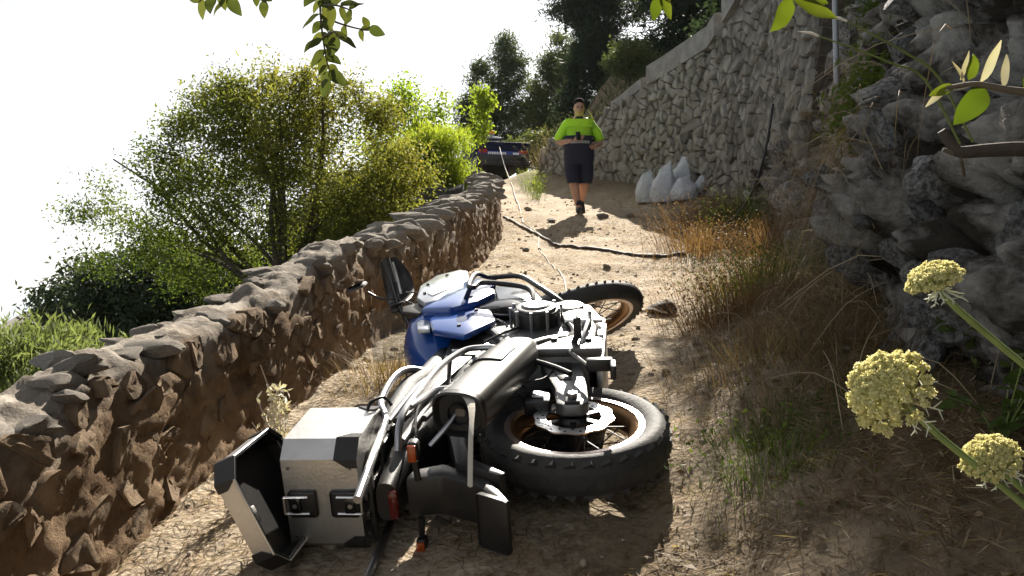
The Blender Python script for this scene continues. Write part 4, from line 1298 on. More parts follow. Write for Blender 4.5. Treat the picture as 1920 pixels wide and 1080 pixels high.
def gtint(a):
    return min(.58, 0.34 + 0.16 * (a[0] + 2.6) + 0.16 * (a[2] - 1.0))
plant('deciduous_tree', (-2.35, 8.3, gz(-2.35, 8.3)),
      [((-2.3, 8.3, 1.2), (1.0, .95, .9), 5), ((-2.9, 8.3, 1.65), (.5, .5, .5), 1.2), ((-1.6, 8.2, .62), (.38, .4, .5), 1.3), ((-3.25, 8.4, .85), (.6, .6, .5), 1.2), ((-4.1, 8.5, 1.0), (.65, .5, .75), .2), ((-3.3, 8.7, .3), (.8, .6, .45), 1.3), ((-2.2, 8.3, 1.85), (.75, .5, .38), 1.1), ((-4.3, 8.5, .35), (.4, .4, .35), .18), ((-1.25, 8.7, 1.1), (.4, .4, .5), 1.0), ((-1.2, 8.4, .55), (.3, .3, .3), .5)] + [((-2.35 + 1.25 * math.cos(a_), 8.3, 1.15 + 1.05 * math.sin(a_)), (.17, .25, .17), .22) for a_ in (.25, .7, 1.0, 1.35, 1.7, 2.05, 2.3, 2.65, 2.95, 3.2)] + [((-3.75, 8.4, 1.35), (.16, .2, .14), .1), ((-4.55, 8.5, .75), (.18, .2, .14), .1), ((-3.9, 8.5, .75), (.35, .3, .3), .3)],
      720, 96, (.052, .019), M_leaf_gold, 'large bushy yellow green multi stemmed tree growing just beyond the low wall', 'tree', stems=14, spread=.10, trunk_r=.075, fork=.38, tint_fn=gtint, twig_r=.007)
plant('young_tree', (-2.3, 13.5, gz(-2.3, 13.5)), [((-1.7, 13.5, 3.0), (.75, .5, .55), 3), ((-1.35, 13.4, 2.5), (.55, .4, .4), 2), ((-2.2, 13.5, 2.4), (.5, .5, .5), 1)],
      90, 60, (.075, .04), M_leaf_bright, 'pale green airy tree behind the bright feathery shrub', 'tree', stems=6, spread=.13, trunk_r=.035, fork=.3, tint=.45)
plant('feathery_shrub', (-1.35, 11.6, gz(-1.35, 11.6)), [((-1.3, 11.5, 1.75), (.6, .45, .45), 3), ((-.85, 11.4, 1.55), (.35, .35, .35), 2), ((-1.7, 11.6, 1.6), (.4, .4, .45), 1.6), ((-1.1, 11.6, 2.15), (.45, .35, .3), 1.2)],
      260, 90, (.11, .013), M_leaf_bright, 'bright yellow green feathery shrub at the far end of the low wall', 'shrub', stems=9, spread=.08, trunk_r=.03, fork=.12, tint=.75, up=1.2)
plant('roadside_sapling', (-.62, 16.5, gz(-.9, 16.5)), [((-.62, 16.5, 3.75), (.2, .2, .38), 3), ((-.75, 16.5, 3.2), (.35, .2, .15), 1)],
      30, 50, (.09, .045), M_leaf_bright, 'slender sapling with a narrow leafy top standing in front of the pines', 'tree', stems=3, spread=.09, trunk_r=.018, fork=.6, tint=.5)

def pine(x, y, top_z, blobs, label, n=150, per=95, m=None, tint=.4, leaf=(.30, .05), group='trees on the slope beyond the track'):
    plant('pine_tree', (x, y, gz(x, y)), blobs, n, per, leaf, m or M_leaf_pine, label, 'tree', stems=7, spread=.24, trunk_r=.16, fork=.45, tint=tint, group=group, twig_r=.02)
pine(-.9, 40, 13, [((-1.5, 40, 10.2), (.8, .8, 1.3), 2), ((-2.0, 40, 8.6), (.8, .8, 1.2), 1.6), ((-.1, 40, 11.2), (.9, .8, 1.5), 2.4), ((-.2, 40, 9.0), (1.4, .9, 1.6), 3.4), ((-1.2, 40, 7.2), (1.3, .8, 1.0), 2), ((.6, 40, 7.2), (1.2, .8, 1.0), 2)], 'pine with grey green crown, leftmost of the trees behind the truck', 210, 110, tint=.38)
pine(2.2, 39, 13, [((2.4, 39, 7.6), (1.3, .8, 1.2), 2), ((2.2, 39, 11.3), (.8, .7, 1.3), 2), ((1.6, 39, 9.4), (1.0, .8, 1.2), 2), ((2.6, 39, 10.0), (.6, .7, 1.2), 1.3), ((1.2, 39, 8.0), (.9, .8, .8), 1.4)], 'sunlit olive green pine between the leftmost pine and the dark tall trees', 150, 110, tint=.7)
pine(3.6, 32, 14, [((3.4, 32, 9.4), (1.2, 1.2, 1.6), 3), ((2.3, 32, 11.0), (1.0, .9, .9), 1.4), ((3.8, 32, 11.6), (1.6, 1.2, 1.2), 3), ((4.4, 32, 8.4), (1.2, 1.2, 1.4), 2), ((2.6, 32, 8.2), (.8, .8, 1.0), 1), ((3.2, 32, 7.0), (1.3, 1.0, .9), 1.6)], 'tall dark tree rising above the middle of the picture behind the person', 260, 120, M_leaf_dark, .45)
pine(6.4, 27, 13, [((6.0, 27, 9.3), (1.6, 1.4, 1.6), 3), ((7.2, 27, 10.2), (1.4, 1.4, 1.6), 3), ((5.0, 27, 10.4), (1.2, 1.2, 1.2), 2), ((4.8, 27, 7.6), (1.0, 1.0, 1.1), 1.6), ((6.2, 27, 7.4), (1.2, 1.0, 1.0), 1.8)], 'broad dark evergreen above the parapet of the dry stone wall', 280, 120, M_leaf_dark, .35)
pine(6.2, 17.5, 9, [((5.6, 17.5, 6.9), (1.1, 1.0, 1.0), 2), ((6.6, 17, 7.6), (1.2, 1.2, 1.2), 2), ((4.9, 17.5, 5.7), (.7, .8, .7), 1)], 'dark leafy tree right above the top of the stone wall', 190, 120, M_leaf_dark, .3, leaf=(.16, .07))
pine(4.9, 11.8, 9, [((4.2, 11.6, 6.3), (1.0, 1.3, 1.0), 2), ((5.2, 12, 7.2), (1.3, 1.3, 1.3), 3), ((2.95, 11.6, 6.5), (.75, 1.3, .8), 2.6), ((3.0, 9.8, 5.6), (.7, 1.0, .6), 1.6), ((3.6, 10.4, 5.9), (.8, 1.0, .6), 1.2), ((4.6, 10.2, 7.2), (1.2, 1.2, 1.0), 1.5)], 'unseen dark leafy tree added on top of the rock bank to shade the right side of the track', 230, 70, M_leaf_dark, .3, leaf=(.16, .07))  # added above the view; crown shaped to shade the bank and right verge
plant('hill_shrub', (3.6, 24.5, gz(3.6, 24.5)), [((3.6, 24.5, gz(3.6, 24.5) + .8), (.9, .8, .6), 1)], 60, 80, (.13, .05), M_leaf_pine, 'grey green shrub on the slope above the parapet', 'shrub', stems=5, spread=.14, trunk_r=.04, fork=.1, tint=.6)
plant('hill_shrub', (.9, 30, gz(.9, 30)), [((.9, 30, gz(.9, 30) + 1.0), (1.1, .8, .8), 1)], 70, 80, (.15, .06), M_leaf_pine, 'sunlit olive shrub on the slope just right of the truck', 'shrub', stems=5, spread=.16, trunk_r=.04, fork=.1, tint=.85)
plant('dark_shrub', (-7.0, 14, gz(-7.0, 14)), [((-7.2, 14, -.35), (1.0, .8, .6), 3), ((-6.2, 14, -.5), (.6, .6, .6), 1.5), ((-7.6, 14, -.3), (.4, .4, .35), .6)], 150, 70, (.12, .055), M_leaf_blue, 'dark bluish shrub low on the slope in front of the small house', 'shrub', stems=7, spread=.13, trunk_r=.05, fork=.3, tint=.5)
plant('dark_shrub', (-4.7, 11, gz(-4.7, 11)), [((-4.6, 11, .05), (1.2, .8, .7), 3), ((-5.4, 11, -.3), (1.2, .8, .75), 3), ((-3.4, 10.8, .1), (1.2, .8, .7), 3), ((-2.2, 10.4, .5), (.9, .6, .6), 2)], 330, 80, (.09, .042), M_leaf_dark, 'dense dark green shrub under the left side of the large yellow green tree', 'shrub', stems=8, spread=.12, trunk_r=.05, fork=.3, tint=.8)
plant('broom_bush', (-2.6, 4.3, gz(-2.6, 4.3)), [((-2.55, 4.3, -.43), (.62, .5, .26), 3), ((-3.3, 4.5, -.38), (.6, .5, .32), 2), ((-2.05, 4.2, -.50), (.35, .4, .18), 1)], 330, 46, (.07, .012), M_leaf_olive, 'pale grey green bush of narrow leaves behind the near end of the low wall', 'shrub', stems=10, spread=.05, trunk_r=.02, fork=.15, tint=.55, up=1.5, twig_r=.004)

# ------------------------------------------------------------------ grass
def blades(n, pos, h, w, lean=0.5, seg=3, curl=.5, tint=.5, tvar=.2, dirs=None, drape=False):
    """curved tapering blades; pos (n,3) roots"""
    a = RNG.uniform(0, 2 * math.pi, n)
    out = np.stack([np.cos(a), np.sin(a), np.zeros(n)], 1) if dirs is None else unit(dirs)
    H = (np.asarray(h) * RNG.uniform(.5, 1.25, n))[:, None]
    ln = (lean * RNG.uniform(.2, 1.3, n))[:, None]; cu = (curl * RNG.uniform(0, 1.4, n))[:, None]
    side = unit(np.cross(out, np.array([0, 0, 1.0])) + RNG.normal(size=(n, 3)) * .3) 
    V = []
    for k in range(seg + 1):
        t = k / seg
        p = pos + np.array([0, 0, 1.0]) * H * (t - cu * .45 * t ** 3) + out * H * (ln * t + cu * .6 * t ** 2)
        if drape: p = pos + np.array([0, 0, 1.0]) * H * (.30 * t - 1.15 * t * t * (.6 + cu * .4)) + out * H * (.20 + .3 * ln) * t
        ww = w * (1 - t ** 1.5 * .92)
        V += [p - side * ww / 2, p + side * ww / 2]
    V = np.stack(V, 1)
    m = 2 * (seg + 1)
    base = (np.arange(n) * m)[:, None]
    F = np.concatenate([np.stack([base + 2 * k, base + 2 * k + 1, base + 2 * k + 3, base + 2 * k + 2], -1).reshape(-1, 4) for k in range(seg)])
    tv = np.clip(tint + RNG.normal(size=n) * tvar, 0, 1)
    return V.reshape(-1, 3), F, np.tile(tv, seg)

def tuft(name, x, y, r, h, n, m, label, group=None, cat='plant', w=.006, lean=.5, curl=.5, tint=.5, z=None, heads=0, hm=None):
    z = gz(x, y) if z is None else z
    root = empty(name, (x, y, z), label, cat, group)
    q = RNG.normal(size=(n, 2)) * r * .5
    zz = ground_z(x + q[:, 0], y + q[:, 1]) - z if z == gz(x, y) else np.zeros(n)
    pos = np.stack([q[:, 0], q[:, 1], zz - .01], 1)
    d = np.concatenate([q / (r * .5) + RNG.normal(size=(n, 2)) * .5, np.zeros((n, 1))], 1)
    V, F, T = blades(n, pos, h, w, lean, 3, curl, tint, dirs=d)
    link('blades', np_mesh('blades', V, F, T), m, root, smooth=False)['kind'] = 'stuff'
    if heads:
        c = pos[RNG.integers(0, n, heads)] + np.stack([RNG.normal(size=heads) * r * .5, RNG.normal(size=heads) * r * .5, h * RNG.uniform(.35, 1.0, heads)], 1)
        v, f = leaf_quads(c, .022 if h < .4 else .03, .010, RNG.normal(size=(heads, 3)) + [0, 0, .7])
        link('leaves', np_mesh('leaves', v, f, np.clip(RNG.normal(size=heads) * .2 + tint, 0, 1)), hm or m, root, smooth=False)
    return root
G1 = 'grass tufts along the foot of the right bank'
tuft('dry_bush', 2.45, 9.9, .55, .42, 700, M_red, 'rusty dry bush to the right of the white sacks', G1, heads=1500, w=.006)
tuft('dry_bush', 1.95, 8.4, .5, .34, 600, M_red, 'low rusty dry bush at the right end of the hose', G1, heads=1200)
tuft('dry_bush', 2.45, 7.3, .42, .36, 600, M_red, 'orange brown dry tuft against the foot of the rock bank', G1, heads=900)
tuft('dry_bush', 1.22, 4.55, .34, .26, 600, M_red, 'rusty tuft level with the front of the motorcycle wheel', G1, heads=700, w=.004)
tuft('dry_bush', 1.75, 6.2, .45, .28, 600, M_red, 'reddish brown tuft just beyond the green tuft on the right verge', G1, heads=700, w=.004)
tuft('green_tuft', 2.72, 8.9, .45, .45, 500, M_green, 'green tuft between two rusty bushes at the foot of the stone wall', G1, heads=900, w=.007)
tuft('green_tuft', 1.65, 5.35, .34, .36, 520, M_green, 'mossy green tuft on the right verge beside the bluish boulders', G1, heads=1100, w=.005)
tuft('green_tuft', .82, 2.5, .24, .10, 800, M_green, 'low patch of green grass at the bottom of the picture', G1, heads=300, w=.003)
tuft('straw_tuft', 1.05, 3.4, .4, .18, 600, M_dry, 'pale straw tuft right of the rear wheel', G1, w=.003)
tuft('straw_tuft', 1.2, 2.9, .4, .20, 600, M_dry, 'dark straw tuft below the big flower head', G1, w=.003, tint=.15)
tuft('straw_tuft', -.62, 4.05, .25, .16, 500, M_dry, 'straw tuft at the foot of the low wall above the top case', None, w=.003, tint=.6)
tuft('weed', .42, 16.5, .3, .42, 160, M_green, 'bright green weed below the tail of the truck', None, heads=500, hm=M_leaf_bright, tint=.7)
tuft('weed', .42, 14.6, .16, .36, 70, M_green, 'small bright weed at the left edge of the track beyond the low wall', None, heads=200, hm=M_leaf_bright, tint=.8)
tuft('weed', .95, 18.3, .5, .8, 260, M_dry, 'pale dry bush at the far end of the dry stone wall', None, heads=900, hm=M_leaf_olive, tint=.7)
# hanging straw on the bank
G2 = 'straw hanging from the rock bank'
for (y, z, n, h, lab, mm) in [(4.0, .60, 520, .75, 'long straw hanging from the bank under the broken branch', M_dry), (5.6, 1.4, 380, .7, 'straw hanging beside the dark hollow in the bank', M_dry), (6.6, 2.3, 160, .35, 'green grass growing high on the bank beside the grey pole', M_green), (5.2, .5, 300, .5, 'straw in the middle of the rock bank above the boulders', M_dry), (3.3, .42, 420, .6, 'straw at the right edge over the highest flower', M_dry), (7.6, 1.2, 260, .5, 'dry brown strands under the pole in the rock bank', M_red)]:
    x = bank_x(y, z) - .04
    root = empty('hanging_straw', (x, y, z), lab, 'grass', G2)
    p = np.stack([RNG.normal(size=n) * .05, RNG.normal(size=n) * .28, RNG.normal(size=n) * .16], 1)
    dirs = np.stack([-np.abs(RNG.normal(size=n)) - .3, RNG.normal(size=n) * .6, np.zeros(n)], 1)
    V, F, T = blades(n, p, h * .8, .0032, .8, 5, 1.0, .45, dirs=dirs, drape=True)
    link('strands', np_mesh('strands', V, F, T), mm, root, smooth=False)['kind'] = 'stuff'

# dry cover of the verge and litter on the track
def scatter(n, x0, x1, y0, y1, keep):
    x = RNG.uniform(x0, x1, n); y = y0 + (y1 - y0) * RNG.random(n) ** 1.5
    k = keep(x, y) > RNG.random(n)
    return x[k], y[k]
x, y = scatter(50000, .3, 3.2, 1.3, 11, lambda x, y: sstep(-.55, .25, x - (rw_x(y) - .5) + .3 * fbm(x * 2, y * 2, 1.2, 3)) * (x < rw_x(y) + .1))
V, F, T = blades(len(x), np.stack([x, y, ground_z(x, y) - .01], 1), .055 + .03 * RNG.random(len(x)), .003, 1.3, 2, 1.3, .22, .22)
tag(link('verge_grass', np_mesh('verge_grass', V, F, T), M_dry, smooth=False), kind='stuff')
x, y = scatter(14000, .3, 3.0, 1.4, 10, lambda x, y: sstep(.1, .5, fbm(x * 1.6, y * 1.6, 6.2, 3)) * sstep(-.4, .2, x - (rw_x(y) - .6)))
V, F, T = blades(len(x), np.stack([x, y, ground_z(x, y) - .01], 1), .06, .004, .7, 2, .8, .5, .25)
tag(link('green_ground_cover', np_mesh('green_ground_cover', V, F, T), M_green, smooth=False), kind='stuff')
x, y = scatter(70000, -1.5, 2.4, 2.0, 12, lambda x, y: np.clip(.12 + .85 * sstep(-.1, .5, fbm(x * 2.5, y * 2.5, 3.9, 3)) + .6 * (1 - sstep(.05, .4, x - lw_x(y))), 0, 1) * (x > lw_x(y)) * (x < rw_x(y)))
n = len(x)
a = RNG.uniform(0, 2 * math.pi, n)
v, f = leaf_quads(np.stack([x, y, ground_z(x, y) + .004 + .006 * RNG.random(n)], 1), .055, .0032, np.stack([np.cos(a), np.sin(a), RNG.normal(size=n) * .22 + .1 * np.cos(a) * 0], 1), flat=3.0)
tag(link('straw_litter', np_mesh('straw_litter', v, f, np.clip(.45 + RNG.normal(size=n) * .25, 0, 1)), M_dry, smooth=False), kind='stuff')

x, y = scatter(42000, .15, 2.0, 1.25, 5.0, lambda x, y: np.clip(.25 + .8 * sstep(-.3, .4, fbm(x * 3, y * 3, 2.9, 3)), 0, 1) * sstep(-.9, -.2, x - rw_x(y)) * (x < rw_x(y) + .1))
n = len(x)
a = RNG.uniform(0, 2 * math.pi, n)
v, f = leaf_quads(np.stack([x, y, ground_z(x, y) + .012 + .02 * RNG.random(n)], 1), .085, .0042, np.stack([np.cos(a), np.sin(a), RNG.normal(size=n) * .35], 1), flat=2.0)
tag(link('twig_litter', np_mesh('twig_litter', v, f, np.clip(.6 + RNG.normal(size=n) * .35, 0, 1)), M_dry, smooth=False), kind='stuff')
# scrub on the hillside beyond the wall
x = RNG.uniform(-1.5, 9, 16000); y = RNG.uniform(18.5, 42, 16000)
k = (x > rw_x(y) + .15) & (fbm(x * .9, y * .9, 3.1, 3) > -.25)
x, y = x[k], y[k]
V, F, T = blades(len(x), np.stack([x, y, ground_z(x, y) - .03], 1), .32, .035, .7, 2, .8, .4, .3)
tag(link('hill_scrub', np_mesh('hill_scrub', V, F, T), M_leaf_pine, smooth=False), kind='stuff')

# gravel: small angular pebbles in one mesh
M_pebble = mat('pebble', (0.40, 0.34, 0.27), 0.9, col2=(0.22, 0.17, 0.12), vscale=30, bump=.4, bscale=80, spec=.2)
x, y = scatter(9000, -1.4, 2.2, 1.9, 14, lambda x, y: np.clip(.25 + .7 * fbm(x * 1.3, y * 1.3, 5.5, 3), .05, 1) * (x > lw_x(y) + .03) * (x < rw_x(y)))
bm = bmesh.new(); bmesh.ops.create_icosphere(bm, subdivisions=1, radius=1)
ico = np.array([tuple(v.co) for v in bm.verts]); icf = np.array([[v.index for v in f.verts] for f in bm.faces]); bm.free()
n = len(x)
sz = .005 + .018 * RNG.random(n) ** 4
P = ico[None] * (1 + RNG.uniform(-.3, .3, (n, 12, 1))) * np.stack([sz * RNG.uniform(.8, 1.4, n), sz * RNG.uniform(.8, 1.4, n), sz * RNG.uniform(.5, .9, n)], 1)[:, None, :]
P = P + np.stack([x, y, ground_z(x, y) + sz * .2], 1)[:, None, :]
tag(link('gravel', np_mesh('gravel', P.reshape(-1, 3), (icf[None] + 12 * np.arange(n)[:, None, None]).reshape(-1, 3)), M_pebble, smooth=False), kind='stuff')
# fallen leaves under the bank
x, y = scatter(5200, .1, 2.2, 1.3, 7.0, lambda x, y: np.clip(.2 + .7 * fbm(x * 1.8, y * 1.8, 8.5, 3), 0.04, 1) * sstep(-1.1, -.3, x - rw_x(y)) * (x < rw_x(y)))
n = len(x)
a = RNG.uniform(0, 2 * math.pi, n)
v, f = leaf_quads(np.stack([x, y, ground_z(x, y) + .012], 1), .038, .022, np.stack([np.cos(a), np.sin(a), RNG.normal(size=n) * .3], 1), flat=2.2)
tag(link('fallen_leaves', np_mesh('fallen_leaves', v, f, np.clip(.5 + RNG.normal(size=n) * .3, 0, 1)), M_dry, smooth=False), kind='stuff')
# bigger loose stones
lpool = stone_pool(M_coping, 4, 2, .3)
for (x, y, s, lab) in [(.55, 11.3, .07, 'loose stone on the track just left of the feet of the person'), (.15, 8.6, .05, 'small loose stone left of the hose near the low wall'), (1.3, 11.6, .10, 'largest loose stone in the row right of the feet of the person'), (1.75, 11.9, .09, 'loose stone halfway between the person and the white sacks'), (-.03, 6.7, .045, 'dark loose stone behind the front of the fallen motorcycle'), (.25, 12.6, .08, 'loose stone at the left edge of the track beyond the hose'), (.95, 4.1, .025, 'tiny stone on the track right of the front wheel'), (.9, 7.6, .05, 'loose stone on the track between the hose and the front wheel'), (1.9, 10.2, .08, 'loose stone beside the rusty bush in front of the sacks')]:
    ob = bpy.data.objects.new('loose_stone', random.choice(lpool)); COL.objects.link(ob)
    ob.location = (x, y, gz(x, y) + s * .25); ob.scale = (s, s * random.uniform(.7, 1), s * .6); ob.rotation_euler = (0, 0, random.uniform(0, 6))
    tag(ob, lab, 'stone', 'loose stones on the track')
# ------------------------------------------------------------------ terrace wall and house beyond the low wall
M_dwall = mat('dark_terrace_stone', (0.10, 0.095, 0.085), 0.95, col2=(0.05, 0.047, 0.042), vscale=5, bump=.8, bscale=25)
tw = empty('terrace_wall', (-1.5, 10.6, 0.4), 'dark terrace wall under the feathery shrub, behind the low wall', 'wall')
mb = MB(); rings = []
for i in range(24):
    x = -3.2 + 2.55 * i / 23
    t = 1.36 + .03 * math.sin(i * 1.7) - (0.35 if x < -2.6 else 0) - tw.location.z
    rings.append([Vector((x - tw.location.x, -.04 + .05 * noise.noise((x * 3, 0, 1)), -1.6)), Vector((x - tw.location.x, -.02 + .05 * noise.noise((x * 3, 2, 1)), t - .05)), Vector((x - tw.location.x, .05, t)), Vector((x - tw.location.x, .35, t)), Vector((x - tw.location.x, .4, -1.6))])
mb.loft(rings); mb.build('wall_body', M_dwall, tw, smooth=False)
wp = stone_pool(M_dwall, 4, 2, .25)
for i in range(90):
    ob = bpy.data.objects.new('stone', random.choice(wp)); COL.objects.link(ob); ob.parent = tw
    ob.location = (random.uniform(-1.6, .8), -.05, random.uniform(-.5, .9)); s = random.uniform(.06, .11)
    ob.scale = (s * 1.3, s * .6, s); ob.rotation_euler = (0, random.uniform(-.4, .4), 0)

M_plaster = mat('pale_plaster', (0.55, 0.53, 0.50), 0.9, var=.1, vscale=2)
M_rooft = mat('grey_roof_tile', (0.20, 0.18, 0.17), 0.8, var=.3, vscale=6)
HZ = gz(-16.9, 30) - .3
hs_ = empty('house', (-16.9, 30, HZ), 'small pale house with a grey roof far below behind the dark shrub', 'house')
mb = MB(); HH = -1.7 - HZ
mb.box((0, 0, HH / 2), (2.5, 4, HH)); 
mb.build('wall', M_plaster, hs_, smooth=False)
mb = MB(); mb.prism([(-2.3, HH + .0), (0, HH + .65), (2.3, HH), (2.3, HH + .12), (0, HH + .78), (-2.3, HH + .12)], 2.8, 'x', 0); mb.build('roof', M_rooft, hs_, smooth=False)
for x in (-.7, .5):
    mb = MB(); mb.box((x, -2.02, HH - 1.1), (.7, .06, 1.0)); w_ = mb.build('window', M_white, hs_, smooth=False)
    mb = MB(); mb.box((x, -2.055, HH - 1.1), (.56, .02, .86)); mb.build('pane', M_gloss, w_, smooth=False)

# ------------------------------------------------------------------ the person walking down the track
def skin(name, pts, edges, radii, m, parent, levels=2, root=0):
    me = bpy.data.meshes.new(name)
    me.from_pydata(pts, edges, [])
    o = bpy.data.objects.new(name, me); COL.objects.link(o)
    md = o.modifiers.new('skin', 'SKIN'); md.use_smooth_shade = True
    for i, r_ in enumerate(radii):
        me.skin_vertices[0].data[i].radius = r_ if hasattr(r_, '__len__') else (r_, r_)
    me.skin_vertices[0].data[root].use_root = True
    ss = o.modifiers.new('sub', 'SUBSURF'); ss.levels = levels; ss.render_levels = levels
    dg = bpy.context.evaluated_depsgraph_get()
    new = bpy.data.meshes.new_from_object(o.evaluated_get(dg))
    o.modifiers.clear(); o.data = new
    new.materials.clear(); new.materials.append(m)
    new.polygons.foreach_set('use_smooth', np.ones(len(new.polygons), bool))
    o.parent = parent
    return o
M_skin = mat('skin', (0.42, 0.23, 0.16), 0.55, var=.12, vscale=12)
M_hiviz = mat('hi_vis_fabric', (0.42, 0.80, 0.03), 0.75, var=.12, vscale=10, bump=.15, bscale=30)
M_navy = mat('navy_fabric', (0.012, 0.014, 0.035), 0.85, var=.3, vscale=10, bump=.2, bscale=40)
M_refl = mat('reflective_tape', (0.30, 0.31, 0.31), 0.4, var=.1)
M_hair = mat('dark_hair', (0.008, 0.006, 0.005), 0.95, spec=.1)
M_shoe = mat('black_shoe', (0.02, 0.02, 0.022), 0.6)
PX, PY = 1.02, 12.2
PZ = gz(PX, PY)
man = empty('person', (PX, PY, PZ), 'person in yellow and navy hi-vis polo and shorts walking down the track with a phone', 'person', rot=(0, 0, 0))
# body faces -y (towards the camera); x to the right of the picture
B = [  # name, pos, r
    (0, 0, .95), (0, -.01, 1.10), (0, -.02, 1.28), (0, .0, 1.40), (0, -.015, 1.475), (0, -.05, 1.54),  # 0-5 pelvis, waist, chest, upper chest, neck, chin level
    (-.105, 0, .88), (-.085, -.09, .46), (-.015, -.12, .10), (-.01, -.24, .045),                          # 6-9 near leg (picture left)
    (.105, .02, .88), (.09, .05, .46), (.06, .30, .22), (.06, .25, .11),                                # 10-13 rear leg, heel lifted
    (-.19, .0, 1.37), (-.32, .02, 1.09), (-.11, -.22, 1.085),                                            # 14-16 arm, picture left
    (.19, .0, 1.37), (.335, .03, 1.08), (.25, -.19, 1.02),                                               # 17-19 arm, picture right
]
E_ = [(0, 1), (1, 2), (2, 3), (3, 4), (4, 5), (0, 6), (6, 7), (7, 8), (8, 9), (0, 10), (10, 11), (11, 12), (12, 13), (3, 14), (14, 15), (15, 16), (3, 17), (17, 18), (18, 19)]
Rr = [(.16, .13), (.17, .14), (.16, .13), (.12, .09), .065, .06, .10, .082, .048, .042, .10, .082, .048, .042, .062, .052, .036, .062, .052, .036]
body = skin('body', B, E_, Rr, M_skin, man)
# head
mb = MB()
hd = []
for z, rx, ry, yo in ((1.485, .045, .05, -.02), (1.51, .058, .075, -.035), (1.55, .070, .090, -.035), (1.60, .076, .098, -.025), (1.65, .078, .100, -.015), (1.70, .072, .090, -.005), (1.735, .050, .062, .0), (1.75, .018, .022, .0)):
    hd.append(ellipse((0, yo, z), (rx, 0, 0), (0, ry, 0), 20, 2.2))
mb.loft(hd)
tilt = Matrix.Translation((0, 0, 1.5)) @ Matrix.Rotation(R(14), 4, 'X') @ Matrix.Translation((0, 0, -1.5))
mb.xf = tilt
head = mb.build('head', M_skin, man)
mb = MB(tilt); mb.loft([ellipse((0, -.125, 1.625), (.008, 0, 0), (0, .006, 0), 8), ellipse((0, -.137, 1.60), (.014, 0, 0), (0, .012, 0), 8), ellipse((0, -.142, 1.582), (.018, 0, 0), (0, .016, 0), 8), ellipse((0, -.13, 1.572), (.014, 0, 0), (0, .01, 0), 8)]); mb.build('nose', M_skin, head)
for sg in (-1, 1):
    mb = MB(tilt); mb.loft([ellipse((sg * (.076 + .006 * k), -.01, 1.605), (0, .016 - .004 * k, 0), (0, 0, .030 - .006 * k), 10) for k in (0, 1, 2)]); mb.build('ear', M_skin, head)
    mb = MB(tilt); mb.box((sg * .032, -.118, 1.625), (.026, .012, .009), bev=.003); mb.build('eye', M_gloss, head)
    mb = MB(tilt); mb.box((sg * .032, -.119, 1.645), (.036, .012, .007), bev=.002); mb.build('eyebrow', M_hair, head)
mb = MB(tilt); mb.box((0, -.122, 1.548), (.045, .012, .009), bev=.003); mb.build('mouth', mat('lip', (.28, .10, .08), .5), head)
mb = MB(tilt)
mb.loft([ellipse((0, yo, z), (rx, 0, 0), (0, ry, 0), 20, 2.3) for z, rx, ry, yo in ((1.60, .074, .055, .035), (1.645, .083, .085, .018), (1.69, .084, .098, .003), (1.72, .074, .086, .0), (1.752, .052, .062, .0), (1.766, .018, .02, .0))])
mb.build('hair', M_hair, man)
# clothes: swelled skins over torso and upper arms
top = skin('shirt', [(0, 0, 1.19), (0, -.015, 1.23), (0, -.02, 1.29), (0, 0, 1.40), (0, -.005, 1.455), (-.185, 0, 1.365), (-.285, .015, 1.21), (-.325, .02, 1.10), (.185, 0, 1.365), (.295, .02, 1.21), (.335, .02, 1.10)],
           [(0, 1), (1, 2), (2, 3), (3, 4), (3, 5), (5, 6), (6, 7), (3, 8), (8, 9), (9, 10)],
           [(.21, .175), (.215, .18), (.205, .17), (.155, .12), (.085, .085), .082, .080, .082, .082, .080, .082], M_hiviz, man, root=1)
lowb = MB(); lowb.loft([ellipse((0, -.012, z), (rx, 0, 0), (0, ry, 0), 28, 2.3) for z, rx, ry in ((.93, .228, .192), (1.0, .238, .205), (1.08, .246, .212), (1.165, .243, .208))])
lb = lowb.build('shirt_band', M_navy, man)
mb = MB(); mb.loft([ellipse((0, -.012, z), (rx, 0, 0), (0, ry, 0), 28, 2.3) for z, rx, ry in ((1.045, .2465, .2125), (1.085, .2495, .2155))], cap=False); mb.build('reflective_band', M_refl, lb)
col = MB(); col.loft([ellipse((0, -.01, z), (rx, 0, 0), (0, rx, 0), 18) for z, rx in ((1.435, .095), (1.475, .080), (1.48, .072), (1.44, .080))], cap=False); col.build('collar', M_navy, man)
mb = MB(); mb.box((.105, -.13, 1.40), (.045, .03, .085), rot=(R(12), 0, 0), bev=.008); mb.tube([(.10, -.13, 1.44), (.11, -.10, 1.50)], .005, 6); mb.build('radio_microphone', M_black, man)
sh = MB()
sh.loft([ellipse((0, 0, z), (rx, 0, 0), (0, ry, 0), 28, 2.3) for z, rx, ry in ((1.02, .232, .195), (.92, .236, .20), (.80, .228, .185), (.74, .215, .165))])
sh.loft([ellipse((x, y, z), (rx, 0, 0), (0, ry, 0), 20, 2.2) for x, y, z, rx, ry in ((-.105, 0, .86, .12, .135), (-.108, -.02, .70, .118, .125), (-.10, -.06, .56, .108, .112), (-.086, -.09, .46, .100, .106))])
sh.loft([ellipse((x, y, z), (rx, 0, 0), (0, ry, 0), 20, 2.2) for x, y, z, rx, ry in ((.105, .0, .86, .12, .135), (.108, .01, .70, .118, .125), (.108, .02, .56, .112, .112), (.092, .025, .47, .105, .108))])
sh.build('shorts', M_navy, man)
for o_, am in ((top, .016), (lb, .012)):
    for v_ in o_.data.vertices:
        v_.co += v_.normal * am * (noise.noise(v_.co * 9) + .6 * noise.noise(Vector((v_.co.x * 24, v_.co.y * 24, v_.co.z * 9))))
